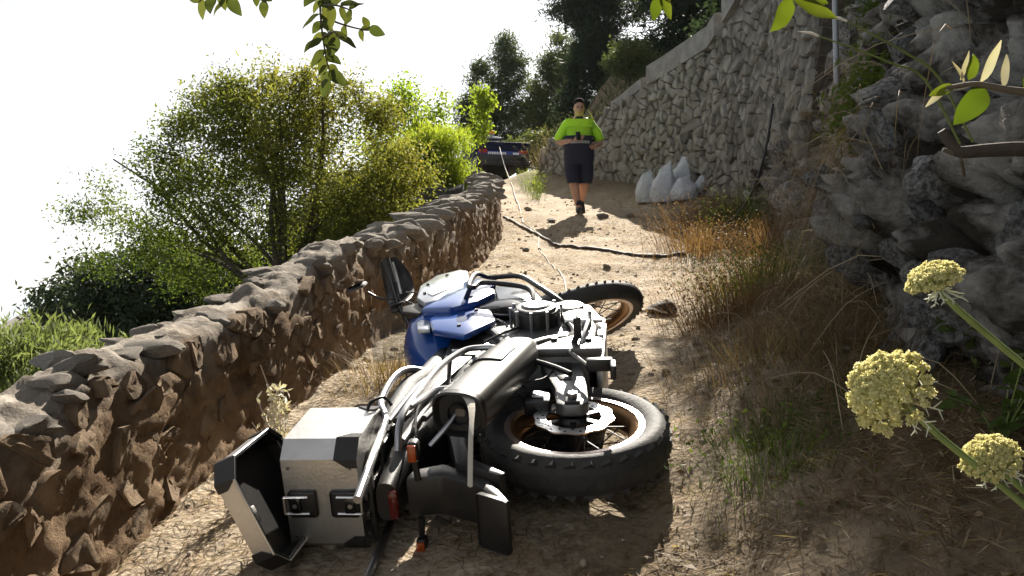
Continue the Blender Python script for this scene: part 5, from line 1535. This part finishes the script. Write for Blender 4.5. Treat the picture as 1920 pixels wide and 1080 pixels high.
# socks and shoes
for (x, y, z, lift, yaw) in ((-.015, -.13, .0, 0, -.05), (.06, .30, .12, .9, .1)):
    mb = MB(); mb.tube([(x, y, z + .08), (x, y + .005, z + .19)], [.046, .048], 12); sock = mb.build('sock', M_navy, man)
    mb = MB(Matrix.Translation((x, y, z)) @ Matrix.Rotation(yaw, 4, 'Z') @ Matrix.Rotation(lift, 4, 'X'))
    mb.loft([ellipse((0, yy, zz), (w, 0, 0), (0, 0, h), 14, 2.6) for yy, zz, w, h in ((.085, .05, .030, .035), (.06, .055, .042, .055), (0, .055, .045, .055), (-.08, .045, .048, .045), (-.15, .035, .046, .034), (-.195, .028, .030, .022))])
    mb.build('shoe', M_shoe, man)
# hands: palm and five fingers each, fingers curled about the phone / loosely closed
def hand(c, fwd, side, nrm, curl, flip):
    """palm centre c; fwd wrist to fingers, side towards the thumb, nrm out of the palm"""
    c, fwd, side, nrm = Vector(c), Vector(fwd).normalized(), Vector(side).normalized(), Vector(nrm).normalized()
    P = [c - fwd * .055, c, c + fwd * .03]; Ed = [(0, 1), (1, 2)]; Rd = [(.026, .020), (.036, .018), (.036, .016)]
    for k, (o, L) in enumerate(((.027, .085), (.009, .095), (-.010, .088), (-.028, .070))):
        b = c + fwd * .035 + side * o
        i0 = len(P)
        d = fwd.copy(); p = b
        P.append(p); Ed.append((2, i0)); Rd.append((.0095, .0095))
        for j in range(3):
            d = (d * math.cos(curl) + nrm * math.sin(curl)).normalized()
            p = p + d * L / 3; P.append(p); Ed.append((i0 + j, i0 + j + 1)); Rd.append((.009 - j * .0008,) * 2)
    i0 = len(P)
    b = c - fwd * .02 + side * .035
    P += [b, b + (side * .6 + fwd * .7 + nrm * .35).normalized() * .035, b + (side * .5 + fwd * 1.3 + nrm * 1.0).normalized() * .068]
    Ed += [(1, i0), (i0, i0 + 1), (i0 + 1, i0 + 2)]; Rd += [(.013, .013), (.011, .011), (.009, .009)]
    return skin('hand', [tuple(p) for p in P], Ed, Rd, M_skin, man, 1, 1)
hand((-.055, -.265, 1.095), (.75, -.45, .10), (0.1, .1, 1), (.35, -.2, .1), .55, 1)
hand((.225, -.235, .995), (-.3, -.8, -.25), (-.2, -.1, 1), (-.9, .2, 0), .5, -1)
MB().lathe([(.036, -.02), (.041, -.02), (.041, .02), (.036, .02)], (.235, -.175, 1.03), 'y', 16).build('watch', M_gloss, man)
ph = empty('phone', Vector((PX - .035, PY - .315, PZ + 1.135)), 'black phone held upright in the hand of the person', 'phone', rot=(R(-25), 0, R(12)))
MB().box((0, 0, 0), (.072, .009, .148), bev=.004, seg=3).build('phone_body', M_gloss, ph)
MB().box((0, .0052, 0), (.066, .002, .138)).build('screen', M_dark, ph, smooth=False)

# ------------------------------------------------------------------ the truck beyond the bend
M_tblue = mat('dark_blue_truck_paint', (0.003, 0.005, 0.028), 0.75, spec=.2)
M_tstripe = mat('truck_blue_panel', (0.015, 0.045, 0.28), 0.35, coat=.5)
M_amber = mat('amber_beacon', (0.85, 0.40, 0.04), 0.25, coat=.4)
M_bargrey = mat('beacon_bar_grey', (0.36, 0.39, 0.44), 0.4)
M_tyre = M_rubber
TY = 26.0; TX = -.36
tz = gz(TX + .4, TY)
tr = empty('recovery_truck', (TX, TY, tz), 'dark blue recovery truck with amber roof beacons parked at the end of the track', 'truck', rot=(0, 0, R(13)))
mb = MB(); mb.box((0, 1.6, .62), (1.75, 3.9, .32), bev=.03); mb.build('chassis', M_black, tr)
mb = MB()
mb.box((0, -.30, .95), (1.84, .06, .46), bev=.015)
for sg in (-1, 1): mb.box((sg * .90, .85, .95), (.05, 2.25, .46), bev=.015)
mb.box((0, .85, .75), (1.80, 2.25, .05)); mb.box((0, 1.95, 1.0), (1.80, .05, .56), bev=.015)
bed = mb.build('load_bed', M_tblue, tr)
mb = MB(); mb.box((-.1, -.338, .80), (1.50, .012, .16)); mb.build('tailgate_stripe', M_tstripe, bed, smooth=False)
mb = MB()
x0 = -.50
for wdt in (.05, .04, .06, .05, .05, .03, .05, .05, .05):           # pale lettering too worn to read from here
    mb.box((x0 + wdt / 2, -.347, .81), (wdt, .006, .075)); x0 += wdt + .02
mb.box((.42, -.347, .81), (.20, .006, .07))
mb.build('lettering', M_white, bed, smooth=False)
mb = MB(); mb.box((0, -.40, .48), (1.76, .12, .16), bev=.02); mb.build('bumper', M_black, tr)
for sg in (-1, 1):
    mb = MB(); mb.box((sg * .66, -.345, .86), (.28, .05, .12), bev=.012); lt = mb.build('tail_lamp', M_lens_r, tr)
    lt.data.materials.clear(); lt.data.materials.append(mat('bright_red_lens', (.35, .015, .01), .3))
    mb = MB(); mb.box((sg * .74, -.375, .86), (.09, .02, .09), bev=.006); mb.build('indicator_lens', M_lens_o, lt)
    for y in (.35, 3.0):
        mb = MB(); mb.lathe([(.20, -.10), (.33, -.11), (.36, -.07), (.36, .07), (.33, .11), (.20, .10)], (sg * .78, y, .36), 'x', 28); wv = mb.build('wheel', M_tyre, tr)
        mb = MB(); mb.lathe([(0, -.06), (.20, -.08), (.20, .08), (0, .06)], (sg * .78, y, .36), 'x', 20, closed=False); mb.build('rim', M_alu, wv)
mb = MB()
mb.loft([ellipse((0, y, z), (w, 0, 0), (0, 0, h), 24, 5) for y, z, w, h in ((2.05, 1.02, .88, .42), (2.10, 1.02, .90, .44), (4.0, .90, .90, .34), (4.5, .82, .86, .26))])
mb.loft([ellipse((0, y, z), (w, 0, 0), (0, 0, h), 24, 4) for y, z, w, h in ((2.12, 1.30, .76, .34), (2.30, 1.31, .77, .36), (3.2, 1.29, .76, .34), (3.8, 1.12, .70, .12))])
cab = mb.build('cab', M_tblue, tr)
mb = MB(); mb.box((0, 2.085, 1.38), (1.2, .03, .34), rot=(R(-10), 0, 0), bev=.01); mb.build('rear_window', M_gloss, cab)
mb = MB(); mb.box((-.50, 1.9, 1.80), (1.28, .30, .09), bev=.015); bar = mb.build('light_bar', M_bargrey, tr)
mb = MB(); mb.box((-.40, 1.95, 1.69), (1.6, .50, .07), bev=.012); mb.build('bar_bracket', M_bargrey, tr)
for x, w in ((-.98, .36), (-.04, .40)):
    mb = MB(); mb.box((x, 1.88, 1.885), (w, .32, .13), bev=.02); mb.build('beacon', M_amber, bar)

# ------------------------------------------------------------------ white sacks against the dry stone wall
M_sack = mat('white_sack_plastic', (0.60, 0.63, 0.69), 0.65, col2=(0.46, 0.47, 0.49), vscale=5, bump=.9, bscale=11, bdist=.05)
def sack(x, y, w, d, h, lean, yaw, label, peak=.0, seed=0):
    z = gz(x, y) - .02
    root = empty('sack', (x, y, z), label, 'sack', 'sacks leaning on the dry stone wall', rot=(0, 0, yaw))
    rings = []
    n = 28
    for k, t in enumerate(np.linspace(0, 1, 17)):
        wx = w * (.80 + .25 * math.sin(math.pi * min(1, t * 1.1 + .1)) - .30 * t ** 2.2)
        wy = d * (math.cos(math.pi / 2 * t ** 1.25) ** .75) * (.85 + .3 * t * (1 - t) * 4) + .010
        c = Vector((lean[0] * t ** 1.4, lean[1] * t ** 1.2, h * t))
        ring = []
        for i in range(n):
            a = 2 * math.pi * i / n
            ca, sa = math.cos(a), math.sin(a)
            q = Vector((math.copysign(abs(ca) ** .75, ca) * wx, math.copysign(abs(sa) ** .75, sa) * wy, 0))
            cr = noise.noise((ca * 2.2 + seed * 7, sa * 2.2, t * 3.0)) * .10 + abs(noise.noise((ca * 5 + seed, sa * 5 + t * 2, t * 4))) * .10 - .02
            ring.append(c + q * (1 + cr * 1.3) + Vector((0, 0, peak * ca * h * t ** 2 * .7 + cr * h * .22 * t)))
        rings.append(ring)
    mb = MB(); mb.loft(rings); mb.build('sack_body', M_sack, root, angle=70)
    mb = MB()
    for k in range(9):
        mb.add([(rings[-1][3 * k % n] + Vector((0, 0, 0)))[:], (rings[-1][(3 * k + 2) % n])[:], (rings[-1][(3 * k + 1) % n] + Vector((random.uniform(-.03, .03), random.uniform(-.02, .02), .03)))[:]], [(0, 1, 2)])
    mb.build('gathered_mouth', M_sack, root, smooth=False)
sack(2.19, 13.0, .17, .16, .50, (.01, .04), .2, 'leftmost white sack, half hidden behind the sack with the first pointed top', .1, 1)
sack(2.39, 12.7, .19, .17, .60, (.04, .05), -.1, 'white sack with a pointed top, second from the left', .2, 2)
sack(2.73, 13.0, .20, .17, .66, (.10, .08), .1, 'tallest white sack, its corner rising highest of all the sacks', .4, 3)
sack(2.66, 12.4, .19, .18, .38, (.02, .03), .3, 'low rounded white sack in front of the tallest sack', .1, 4)
sack(3.03, 12.55, .18, .16, .50, (.09, .04), -.2, 'rightmost white sack with a peaked corner', .45, 5)

# ------------------------------------------------------------------ hose, cables, rope, pouch
M_hose = mat('brown_hose', (0.07, 0.048, 0.035), 0.6, var=.2)
M_cable = mat('black_cable', (0.012, 0.012, 0.012), 0.5)
M_rope = mat('white_rope', (0.50, 0.46, 0.40), 0.8, bump=.4, bscale=150)
def on_ground(P, dz):
    return [Vector((x, y, gz(x, y) + dz + (q[0] if q else 0))) for x, y, *q in P]
def dense(P, k):
    out = []
    for i in range(len(P) - 1):
        for j in range(k):
            t = j / k
            out.append(tuple(a + (b - a) * t for a, b in zip(P[i][:2], P[i + 1][:2])))
    return out + [P[-1][:2]]
def path_tube(P, r, k=6):
    C2 = catmull([Vector((x, y, 0)) for x, y in P], k)
    return [Vector((p.x, p.y, gz(p.x, p.y) + r * .8)) for p in C2]
tag(MB().tube(path_tube([(-.12, 11.6), (.12, 10.6), (.38, 9.6), (.62, 8.95), (.95, 8.55), (1.35, 8.3), (1.78, 8.15)], .020, 10), .020, 8).build('hose', M_hose), 'brown hose lying across the track from the low wall to the rusty bushes', 'hose')
tag(MB().tube(path_tube([(.15, 11.0), (.32, 10.0), (.30, 8.9), (.38, 8.1), (.46, 7.3), (.44, 6.4), (.42, 5.6)], .0065, 10), .0065, 6).build('rope', M_rope), 'thin white rope running down the track to the motorcycle', 'rope')
p1 = Vector((.0, 17.5, gz(0, 17.5) + .02)); p0 = Vector((-.40, 25.55, tz + 1.0))
tag(MB().tube([p0, p0.lerp(p1, .5) - Vector((0, 0, .10)), p1, Vector((.05, 15.0, gz(.05, 15.0) + .02)), Vector((.12, 13.0, gz(.12, 13) + .02)), Vector((.15, 11.0, gz(.15, 11.0) + .02))], .008, 6, smooth=6).build('tow_strap', M_rope), 'pale strap running from the truck down to the track', 'strap')
cw = [Vector((2.1, 9.0, gz(2.1, 9.0) + .03)), Vector((2.26, 8.95, .62)), Vector((2.54, 8.75, .90)), Vector((2.70, 8.6, 1.38)), Vector((2.84, 8.7, 2.0))]
tag(MB().tube(cw, .014, 8, smooth=8).build('cable', M_cable), 'black cable hanging down the wall to the rusty bushes', 'cable')
M_pouch = mat('black_cloth', (0.014, 0.013, 0.014), 0.8, bump=.5, bscale=40)
po = empty('pouch', (1.02, 5.45, gz(1.02, 5.45)), 'small black cloth pouch with a pale strap lying beside the front wheel', 'pouch', rot=(0, 0, .2))
mb = MB(); mb.loft([[p + Vector((0, 0, .012 * noise.noise(p * 18))) for p in ellipse((x, 0, z), (0, w, 0), (0, 0, h), 18, 2.5)] for x, z, w, h in ((-.10, .02, .03, .012), (-.08, .03, .06, .03), (-.02, .04, .075, .045), (.05, .045, .07, .048), (.09, .035, .05, .03), (.105, .025, .02, .012))])
mb.build('pouch_body', M_pouch, po)
mb = MB(); mb.tube([(-.13, -.03, .035), (-.09, -.06, .04), (-.05, -.085, .025), (.0, -.09, .012)], .007, 6, smooth=4); mb.build('pouch_strap', M_strap, po)

# ------------------------------------------------------------------ pole against the wall
M_pole = mat('galvanised_pole', (0.30, 0.31, 0.33), 0.5, metal=.4, var=.15)
po_ = empty('pole', (2.56, 6.4, 1.60), 'thin grey pole standing high on the rock bank beside the dry stone wall', 'pole')
MB().tube([(0.04, 0, -.1), (-.02, 0, 3.0)], .023, 12).build('pole_tube', M_pole, po_)

# ------------------------------------------------------------------ wild flowers in front, right
M_stem = mat('green_stem', (0.17, 0.22, 0.06), 0.6, var=.25, vscale=30)
M_flor = leaf_mat('cream_floret', (0.46, 0.43, 0.17), (0.74, 0.68, 0.36), (0.82, 0.79, 0.56), .35, .7, 1.3, tblue=1.0)
M_bract = leaf_mat('pale_bract', (0.40, 0.38, 0.28), (0.55, 0.52, 0.42), None, .4)
M_ray = mat('umbel_ray', (0.38, 0.38, 0.16), 0.7)
M_bractm = mat('bract_pale', (0.50, 0.50, 0.38), 0.7)
def umbel(c, axis, rad, depth, stem_pts, label, seed):
    """c: base of the head; axis points out of the head; stem_pts: world points from c outwards"""
    c = Vector(c); ax = Vector(axis).normalized()
    u = ax.orthogonal().normalized(); v = ax.cross(u)
    root = empty('wild_flower', Vector(stem_pts[-1]), label, 'flower', 'cream wild carrot flowers')
    o = root.location
    MB().tube([Vector(p) - o for p in [c] + list(stem_pts)], [.0032] + [.0034] * (len(stem_pts) - 1) + [.004], 8, smooth=5).build('stem', M_stem, root)
    ray = MB(); fc = []; fd = []; ft = []
    rs = random.Random(seed)
    N = 84
    for i in range(N):
        rr = math.sqrt((i + .5) / N); a = i * 2.39996
        top = c + (u * math.cos(a) + v * math.sin(a)) * rad * rr + ax * (depth * (.62 + .38 * math.cos(rr * 1.5)) - depth * .25 * (rr > .82))
        top += Vector((rs.gauss(0, 1), rs.gauss(0, 1), rs.gauss(0, 1))) * rad * .03
        mid = c + (u * math.cos(a) + v * math.sin(a)) * rad * rr * .72 + ax * depth * .28
        if i % 2 == 0 or rr > .7: ray.tube([c - o, mid - o, top - ax * rad * .07 - o], .0011, 4, smooth=3, cap=False)
        k = 62
        dn = (ax + (u * math.cos(a) + v * math.sin(a)) * rr * .9).normalized()
        for j in range(k):
            q = Vector((rs.gauss(0, 1), rs.gauss(0, 1), rs.gauss(0, 1))).normalized()
            q = q if q.dot(dn) > -.35 else -q
            fc.append(top + q * rad * .125 * rs.uniform(.5, 1.05)); fd.append(q * .6 + Vector((rs.gauss(0, 1), rs.gauss(0, 1), rs.gauss(0, 1))) * .7)
            ft.append(min(1, max(0, rs.gauss(.55, .22))))
    ray.build('rays', M_ray, root)
    V = []; Fq = []; T = []
    cc = np.array([tuple(p - o) for p in fc]); dd = np.array([tuple(p) for p in fd])
    v1, f1 = leaf_quads(cc, rad * .085, rad * .062, dd, fold=.3)
    v2, f2 = leaf_quads(cc + RNG.normal(size=cc.shape) * rad * .02, rad * .07, rad * .06, RNG.normal(size=dd.shape), fold=.3)
    fl = link('florets', np_mesh('florets', np.concatenate([v1, v2]), np.concatenate([f1, f2 + len(v1)]), np.array(ft * 2)), M_flor, root, smooth=False)
    fl['kind'] = 'stuff'
    br = MB()
    for i in range(9):
        a = 2 * math.pi * i / 9 + seed
        d = (u * math.cos(a) + v * math.sin(a)) * .8 - ax * rs.uniform(.2, .7)
        L = rad * rs.uniform(.6, 1.0)
        p0 = c - o; p1 = p0 + d * L * .5 - ax * .002; p2 = p0 + d * L - ax * L * .2
        br.tube([p0, p1, p2], [.0013, .0011, .0005], 4)
        for t, s_ in ((.55, 1), (.75, -1), (.9, 1)):
            b_ = p0.lerp(p2, t); br.tube([b_, b_ + (d * .5 + d.cross(ax) * s_ * .8).normalized() * L * .28], [.0009, .0004], 4)
    br.build('bracts', M_bractm, root)['kind'] = 'stuff'
    return root
def at(u, v, d): return Vector(((u - 960) / 1500 * d, d, (540 - v) / 1500 * d))
umbel((0.362, .74, -.104), (-.80, -.42, .42), .038, .046, [(.398, .745, -.138), (.47, .75, -.195), (.56, .77, -.27), (.68, .80, -.40), (.74, .85, -.75)], 'largest cream flower head, in the middle of the three wild carrot flowers', 3)
umbel((.415, .78, .000), (-.45, -.18, .88), .0255, .022, [(.436, .78, -.022), (.48, .79, -.055), (.54, .80, -.105), (.66, .82, -.24), (.72, .85, -.72)], 'highest cream flower head, small and seen from the side against the rock', 5)
umbel((.459, .76, -.170), (-.55, -.35, .75), .026, .026, [(.48, .765, -.185), (.52, .77, -.225), (.60, .79, -.33), (.66, .82, -.50), (.68, .84, -.78)], 'lowest cream flower head near the bottom right corner', 8)

# ------------------------------------------------------------------ leafy branches hanging into the top of the picture
M_lf_top = leaf_mat('carob_leaf', (0.045, 0.06, 0.016), (0.10, 0.11, 0.03), None, .3, .35)
M_lf_sun = leaf_mat('sunlit_yellow_leaf', (0.055, 0.085, 0.008), (0.12, 0.145, 0.018), None, .42, .35, 1.1)
M_pod = leaf_mat('dry_pod', (0.34, 0.28, 0.20), (0.62, 0.57, 0.48), None, .15)
def oval_leaf(l, w, tint, nick=False):
    n = 7; bend = random.uniform(-.05, .38); fo = random.uniform(.05, .45)
    L_ = []; Rr_ = []; C_ = []
    for i in range(n + 1):
        t = i / n
        ww = w * .5 * math.sin(math.pi * t ** .8) ** .75 if 0 < t < 1 else 0.0006
        zz = -bend * l * t * t + .05 * w * math.sin(t * 9 + bend * 20)
        C_.append((0, l * t, zz - .04 * w)); L_.append((-ww, l * t, zz + fo * ww)); Rr_.append((ww, l * t, zz + fo * ww))
    v = L_ + C_ + Rr_; m_ = n + 1
    f = []
    for i in range(n):
        f += [(i, m_ + i, m_ + i + 1, i + 1), (m_ + i, 2 * m_ + i, 2 * m_ + i + 1, m_ + i + 1)]
    return np_mesh('leaf', v, f, [tint] * len(f))
def leaf_pool(m, l, w, k=9):
    o = []
    for i in range(k):
        me = oval_leaf(l * random.uniform(.8, 1.15), w * random.uniform(.75, 1.15), random.random()); me.materials.append(m)
        me.polygons.foreach_set('use_smooth', np.ones(len(me.polygons), bool)); o.append(me)
    return o
def put_leaf(par, pool, p, d, nrm, s, name='leaf'):
    ob = bpy.data.objects.new(name, random.choice(pool)); COL.objects.link(ob); ob.parent = par
    y = Vector(d).normalized(); z = Vector(nrm); z = (z - y * z.dot(y)).normalized(); x = y.cross(z)
    Mx = Matrix((x, y, z)).transposed().to_4x4()
    ob.matrix_local = Matrix.Translation(Vector(p) - par.location) @ Mx @ Matrix.Scale(s, 4)
    return ob
pool_top = leaf_pool(M_lf_top, .046, .026)
D = 1.6
def spray(par, pts, n, pool, s=1.0, droop=.6, pair=True):
    P = catmull([Vector(p) for p in pts], 8)
    MB().tube([p - par.location for p in P], [.0028, .0012], 6).build('twig', M_twig, par)
    for i in range(n):
        t = (i + .6) / n
        j = min(len(P) - 2, int(t * (len(P) - 1)))
        tg = (P[j + 1] - P[j]).normalized()
        for sg in ((-1, 1) if pair else (random.choice((-1, 1)),)):
            sd = tg.cross(Vector((random.uniform(-.3, .3), 1, random.uniform(-.3, .3)))).normalized() * sg
            d = sd * random.uniform(.5, 1.1) + tg * random.uniform(.2, .8) + Vector((0, random.uniform(-.5, .5), -droop * random.random()))
            nr = Vector((random.uniform(-.6, .6), -1, random.uniform(-.3, 1.0)))
            put_leaf(par, pool, P[j], d, nr, s * random.uniform(.65, 1.1))
ob = empty('hanging_branch', at(603, -90, D), 'dark leafy branch hanging down at the top left of the picture', 'branch')
spray(ob, [at(603, -90, D), at(600, 0, D), at(604, 60, D), at(612, 110, D), at(622, 150, D + .02)], 13, pool_top)
spray(ob, [at(601, 10, D), at(630, 10, D - .03), at(660, 20, D - .03)], 4, pool_top, .9)
spray(ob, [at(603, 30, D), at(640, 45, D + .04), at(680, 55, D + .04), at(695, 50, D + .04)], 4, pool_top, .85)
spray(ob, [at(606, 70, D), at(625, 60, D - .05), at(640, 75, D - .05)], 3, pool_top, .9)
ob = empty('hanging_branch', at(440, -70, D), 'short spray of dark leaves at the top edge, left of the long hanging branch', 'branch')
spray(ob, [at(440, -70, D), at(435, -30, D), at(425, 5, D)], 3, pool_top, .95)
spray(ob, [at(438, -40, D), at(405, -15, D), at(375, 0, D)], 4, pool_top, .85)
spray(ob, [at(438, -40, D), at(470, -20, D), at(500, 5, D)], 4, pool_top, .85)
pool_sun = leaf_pool(M_lf_sun, .060, .034)
pool_pod = leaf_pool(M_pod, .045, .012)
D2 = 1.0
ob = empty('sunlit_branch', at(2010, 175, D2), 'twig with yellow green leaves and dry curled leaves at the right edge of the picture', 'branch')
MB().tube([p - ob.location for p in catmull([at(2010, 178, D2), at(1900, 170, D2), at(1830, 158, D2), at(1775, 165, D2)], 6)], [.006, .0025], 8).build('twig', M_twig, ob)
for (u, v, du, dv, pl_, s, nn) in [(1850, 165, -35, 40, pool_sun, .9, (0.2, -1, .3)), (1920, 165, 40, -25, pool_sun, .9, (0, -1, .4)), (1815, 150, 5, -45, pool_sun, .55, (.3, -1, .1)), (1790, 160, -35, 15, pool_sun, .5, (.4, -1, .6)), (1838, 155, 25, -60, pool_pod, 1.1, (.3, -1, 0)), (1880, 165, 15, -45, pool_pod, 1.2, (.1, -1, .2)), (1800, 150, 20, -55, pool_pod, .9, (.5, -1, .1)), (1780, 162, -25, 20, pool_pod, .8, (0, -1, .6)), (1808, 155, -15, -25, pool_pod, .6, (0, -1, .4)), (1825, 160, -40, 8, pool_pod, .9, (.3, -1, .8))]:
    put_leaf(ob, pl_, at(u, v, D2), Vector((du, random.uniform(-15, 15), -dv)), nn, s, 'leaf' if pl_ is pool_sun else 'dry_leaf')
D3 = 1.1
ob = empty('sunlit_branch', at(1500, -60, D3), 'bright yellow green leaves hanging from the top edge beside the grey pole', 'branch')
MB().tube([p - ob.location for p in catmull([at(1500, -60, D3), at(1495, -25, D3), at(1482, -6, D3)], 5)], .003, 6).build('twig', M_twig, ob)
for (u, v, du, dv, s, nn) in [(1482, -6, 60, 28, 1.05, (0, -1, .5)), (1482, -4, -26, 50, .9, (.8, -1, .2)), (1490, -15, 35, 5, .9, (.2, -1, .2))]:
    put_leaf(ob, pool_sun, at(u, v, D3), Vector((du, 5, -dv)), nn, s)
ob = empty('sunlit_branch', at(1225, -70, 1.6), 'few small yellow leaves at the top edge above the dark trees', 'branch')
MB().tube([p - ob.location for p in catmull([at(1225, -70, 1.6), at(1222, -30, 1.6), at(1235, -8, 1.6)], 5)], .0025, 6).build('twig', M_twig, ob)
for (u, v, du, dv, s) in [(1235, -8, -6, 30, .8), (1238, -6, 18, 26, .8), (1228, -12, 30, 8, .6), (1222, -20, -60, 30, .7)]:
    put_leaf(ob, pool_sun, at(u, v, 1.6), Vector((du, 5, -dv)), (.2, -1, .3), s)
# broken bare branch sticking out of the bank
D4 = 1.7
ob = empty('broken_branch', at(2000, 285, D4), 'bare broken branch sticking out from the bank at the right edge', 'branch')
MB().tube([p - ob.location for p in catmull([at(2010, 292, D4), at(1920, 280, D4), at(1850, 282, D4), at(1800, 285, D4), at(1785, 272, D4), at(1765, 245, D4)], 6)], [.018, .009], 10).build('limb', M_bark, ob)
MB().tube([p - ob.location for p in [at(1805, 285, D4), at(1785, 286, D4), at(1768, 280, D4)]], [.008, .004], 7).build('stub', M_twig, ob)
MB().tube([p - ob.location for p in [at(1805, 286, D4), at(1802, 300, D4), at(1808, 330, D4 + .05)]], [.005, .003], 6).build('side_twig', M_twig, ob)
# dry weed beside the open case lid
wx, wy = -.86, 2.95
ob = empty('dry_weed', (wx, wy, gz(wx, wy)), 'pale dry weed standing behind the open lid of the top case', 'plant')
mb = MB()
for i in range(9):
    a = random.uniform(-.5, .5); h = random.uniform(.18, .42)
    mb.tube([(random.uniform(-.02, .02), 0, 0), (a * .06, random.uniform(-.04, .04), h * .5), (a * .12 - .03, random.uniform(-.05, .05), h)], [.004, .0015], 5, smooth=3)
mb.build('stalks', M_strap, ob)
c = np.stack([RNG.normal(size=260) * .03 - .01, RNG.normal(size=260) * .03, RNG.uniform(.02, .34, 260)], 1); c[:, 0] *= (1.2 - c[:, 2] * 2)
v, f = leaf_quads(c, .035, .014, RNG.normal(size=(260, 3)) + [0, 0, .6])
link('leaves', np_mesh('leaves', v, f, np.full(260, .9)), M_pod, ob, smooth=False)
# leafy weed in the bottom right corner
for (x, y, lab, k) in [(1.22, 2.0, 'leafy dark weed in the bottom right corner under the lowest flower', 90), (1.45, 2.5, 'small leafy weed against the rock at the right edge', 60)]:
    z = gz(x, y)
    ob = empty('leafy_weed', (x, y, z), lab, 'plant')
    mb = MB()
    pl2 = leaf_pool(M_green, .05, .032, 3)
    for i in range(8):
        a = random.uniform(0, 6.28); P = catmull([(0, 0, 0), (.06 * math.cos(a), .06 * math.sin(a), .10), (.15 * math.cos(a), .15 * math.sin(a), random.uniform(.12, .26))], 5)
        mb.tube(P, [.003, .0012], 5)
        for q in range(k // 8):
            p = P[random.randint(4, len(P) - 1)]
            put_leaf(ob, pl2, p + ob.location + Vector((random.gauss(0, .012), random.gauss(0, .012), random.gauss(0, .012))), Vector((random.gauss(0, 1), random.gauss(0, 1), random.gauss(.2, .6))), (random.gauss(0, .4), random.gauss(-.4, .4), 1), random.uniform(.5, 1))
    mb.build('stems', M_stem, ob)

# greenery and dry stalks on the bank
plant('bank_shrub', (bank_x(4.2, 1.05), 4.2, 1.05), [((bank_x(4.2, 1.05) - .12, 4.1, .95), (.28, .42, .30), 1)], 80, 70, (.06, .018), M_green, 'dark green shrub on the rock bank behind the broken branch', 'shrub', stems=5, spread=.07, trunk_r=.012, fork=.05, tint=.9, up=-.6, twig_r=.003)
plant('bank_shrub', (bank_x(6.2, 2.2), 6.2, 2.2), [((bank_x(6.2, 2.2) - .1, 6.1, 2.2), (.3, .5, .4), 1)], 60, 60, (.09, .014), M_green, 'green shrub high on the rock bank right of the grey pole', 'shrub', stems=5, spread=.08, trunk_r=.012, fork=.05, tint=.5, up=-.2, twig_r=.003)
st = MB()
for i in range(130):
    y = random.uniform(2.6, 8.2); z = random.uniform(-.5, 2.4)
    x = bank_x(y, z) - .02
    L = random.uniform(.25, .7); d = Vector((-random.uniform(.2, .9), random.uniform(-.9, .9), random.uniform(-.2, .9))).normalized()
    p0 = Vector((x, y, z)); p1 = p0 + d * L * .5; p2 = p0 + d * L * .95 - Vector((0, 0, L * random.uniform(.1, .5)))
    st.tube([p0, p1, p2], [.0022, .0012], 4, smooth=3, cap=False)
for i in range(70):
    x = random.uniform(.9, 1.8); y = random.uniform(2.2, 5.5)
    a = random.uniform(0, 6.28); L = random.uniform(.15, .5)
    p0 = Vector((x, y, gz(x, y))); p2 = p0 + Vector((math.cos(a) * L * .8, math.sin(a) * L * .8, random.uniform(.02, .3)))
    st.tube([p0, (p0 + p2) / 2 + Vector((0, 0, .06)), p2], [.002, .001], 4, smooth=3, cap=False)
tag(st.build('dry_stalks', mat('straw_stalk', (.30, .23, .14), .8), smooth=True), kind='stuff')

for P_, lab in (([(1535, 68), (1600, 90), (1670, 118), (1735, 150)], 'long yellow green grass stalk crossing in front of the grey pole'), ([(1588, 40), (1650, 72), (1700, 100), (1760, 145)], 'second long green stalk just above the stalk crossing the pole')):
    pts_ = [at(u, v, 1.35 + .04 * i) for i, (u, v) in enumerate(P_)]
    ob = empty('grass_stalk', pts_[-1], lab, 'grass')
    MB().tube([p - pts_[-1] for p in pts_] + [Vector((.12, .1, -.10))], [.0012, .0024, .0022], 6, smooth=4).build('stem', M_stem, ob)
    MB().tube([pts_[0] - pts_[-1], pts_[0] - pts_[-1] + Vector((-.012, 0, .005)), pts_[0] - pts_[-1] + Vector((-.035, 0, .008))], [.0018, .0026, .0006], 6).build('seed_head', M_strap, ob)
# ------------------------------------------------------------------ summer haze: one closed box of thin air round the whole scene
hm = bpy.data.materials.new('haze_air'); hm.use_nodes = True
hn = hm.node_tree.nodes; hn.remove(hn['Principled BSDF'])
pv = hn.new('ShaderNodeVolumePrincipled')
pv.inputs['Color'].default_value = (0.93, 0.95, 1.0, 1)
pv.inputs['Density'].default_value = 0.00014
pv.inputs['Anisotropy'].default_value = 0.1
hm.node_tree.links.new(pv.outputs[0], hn['Material Output'].inputs['Volume'])
hz = MB().box((0, 6500, -35), (19000, 18000, 124)).build('haze', hm, smooth=False)
tag(hz, kind='stuff')
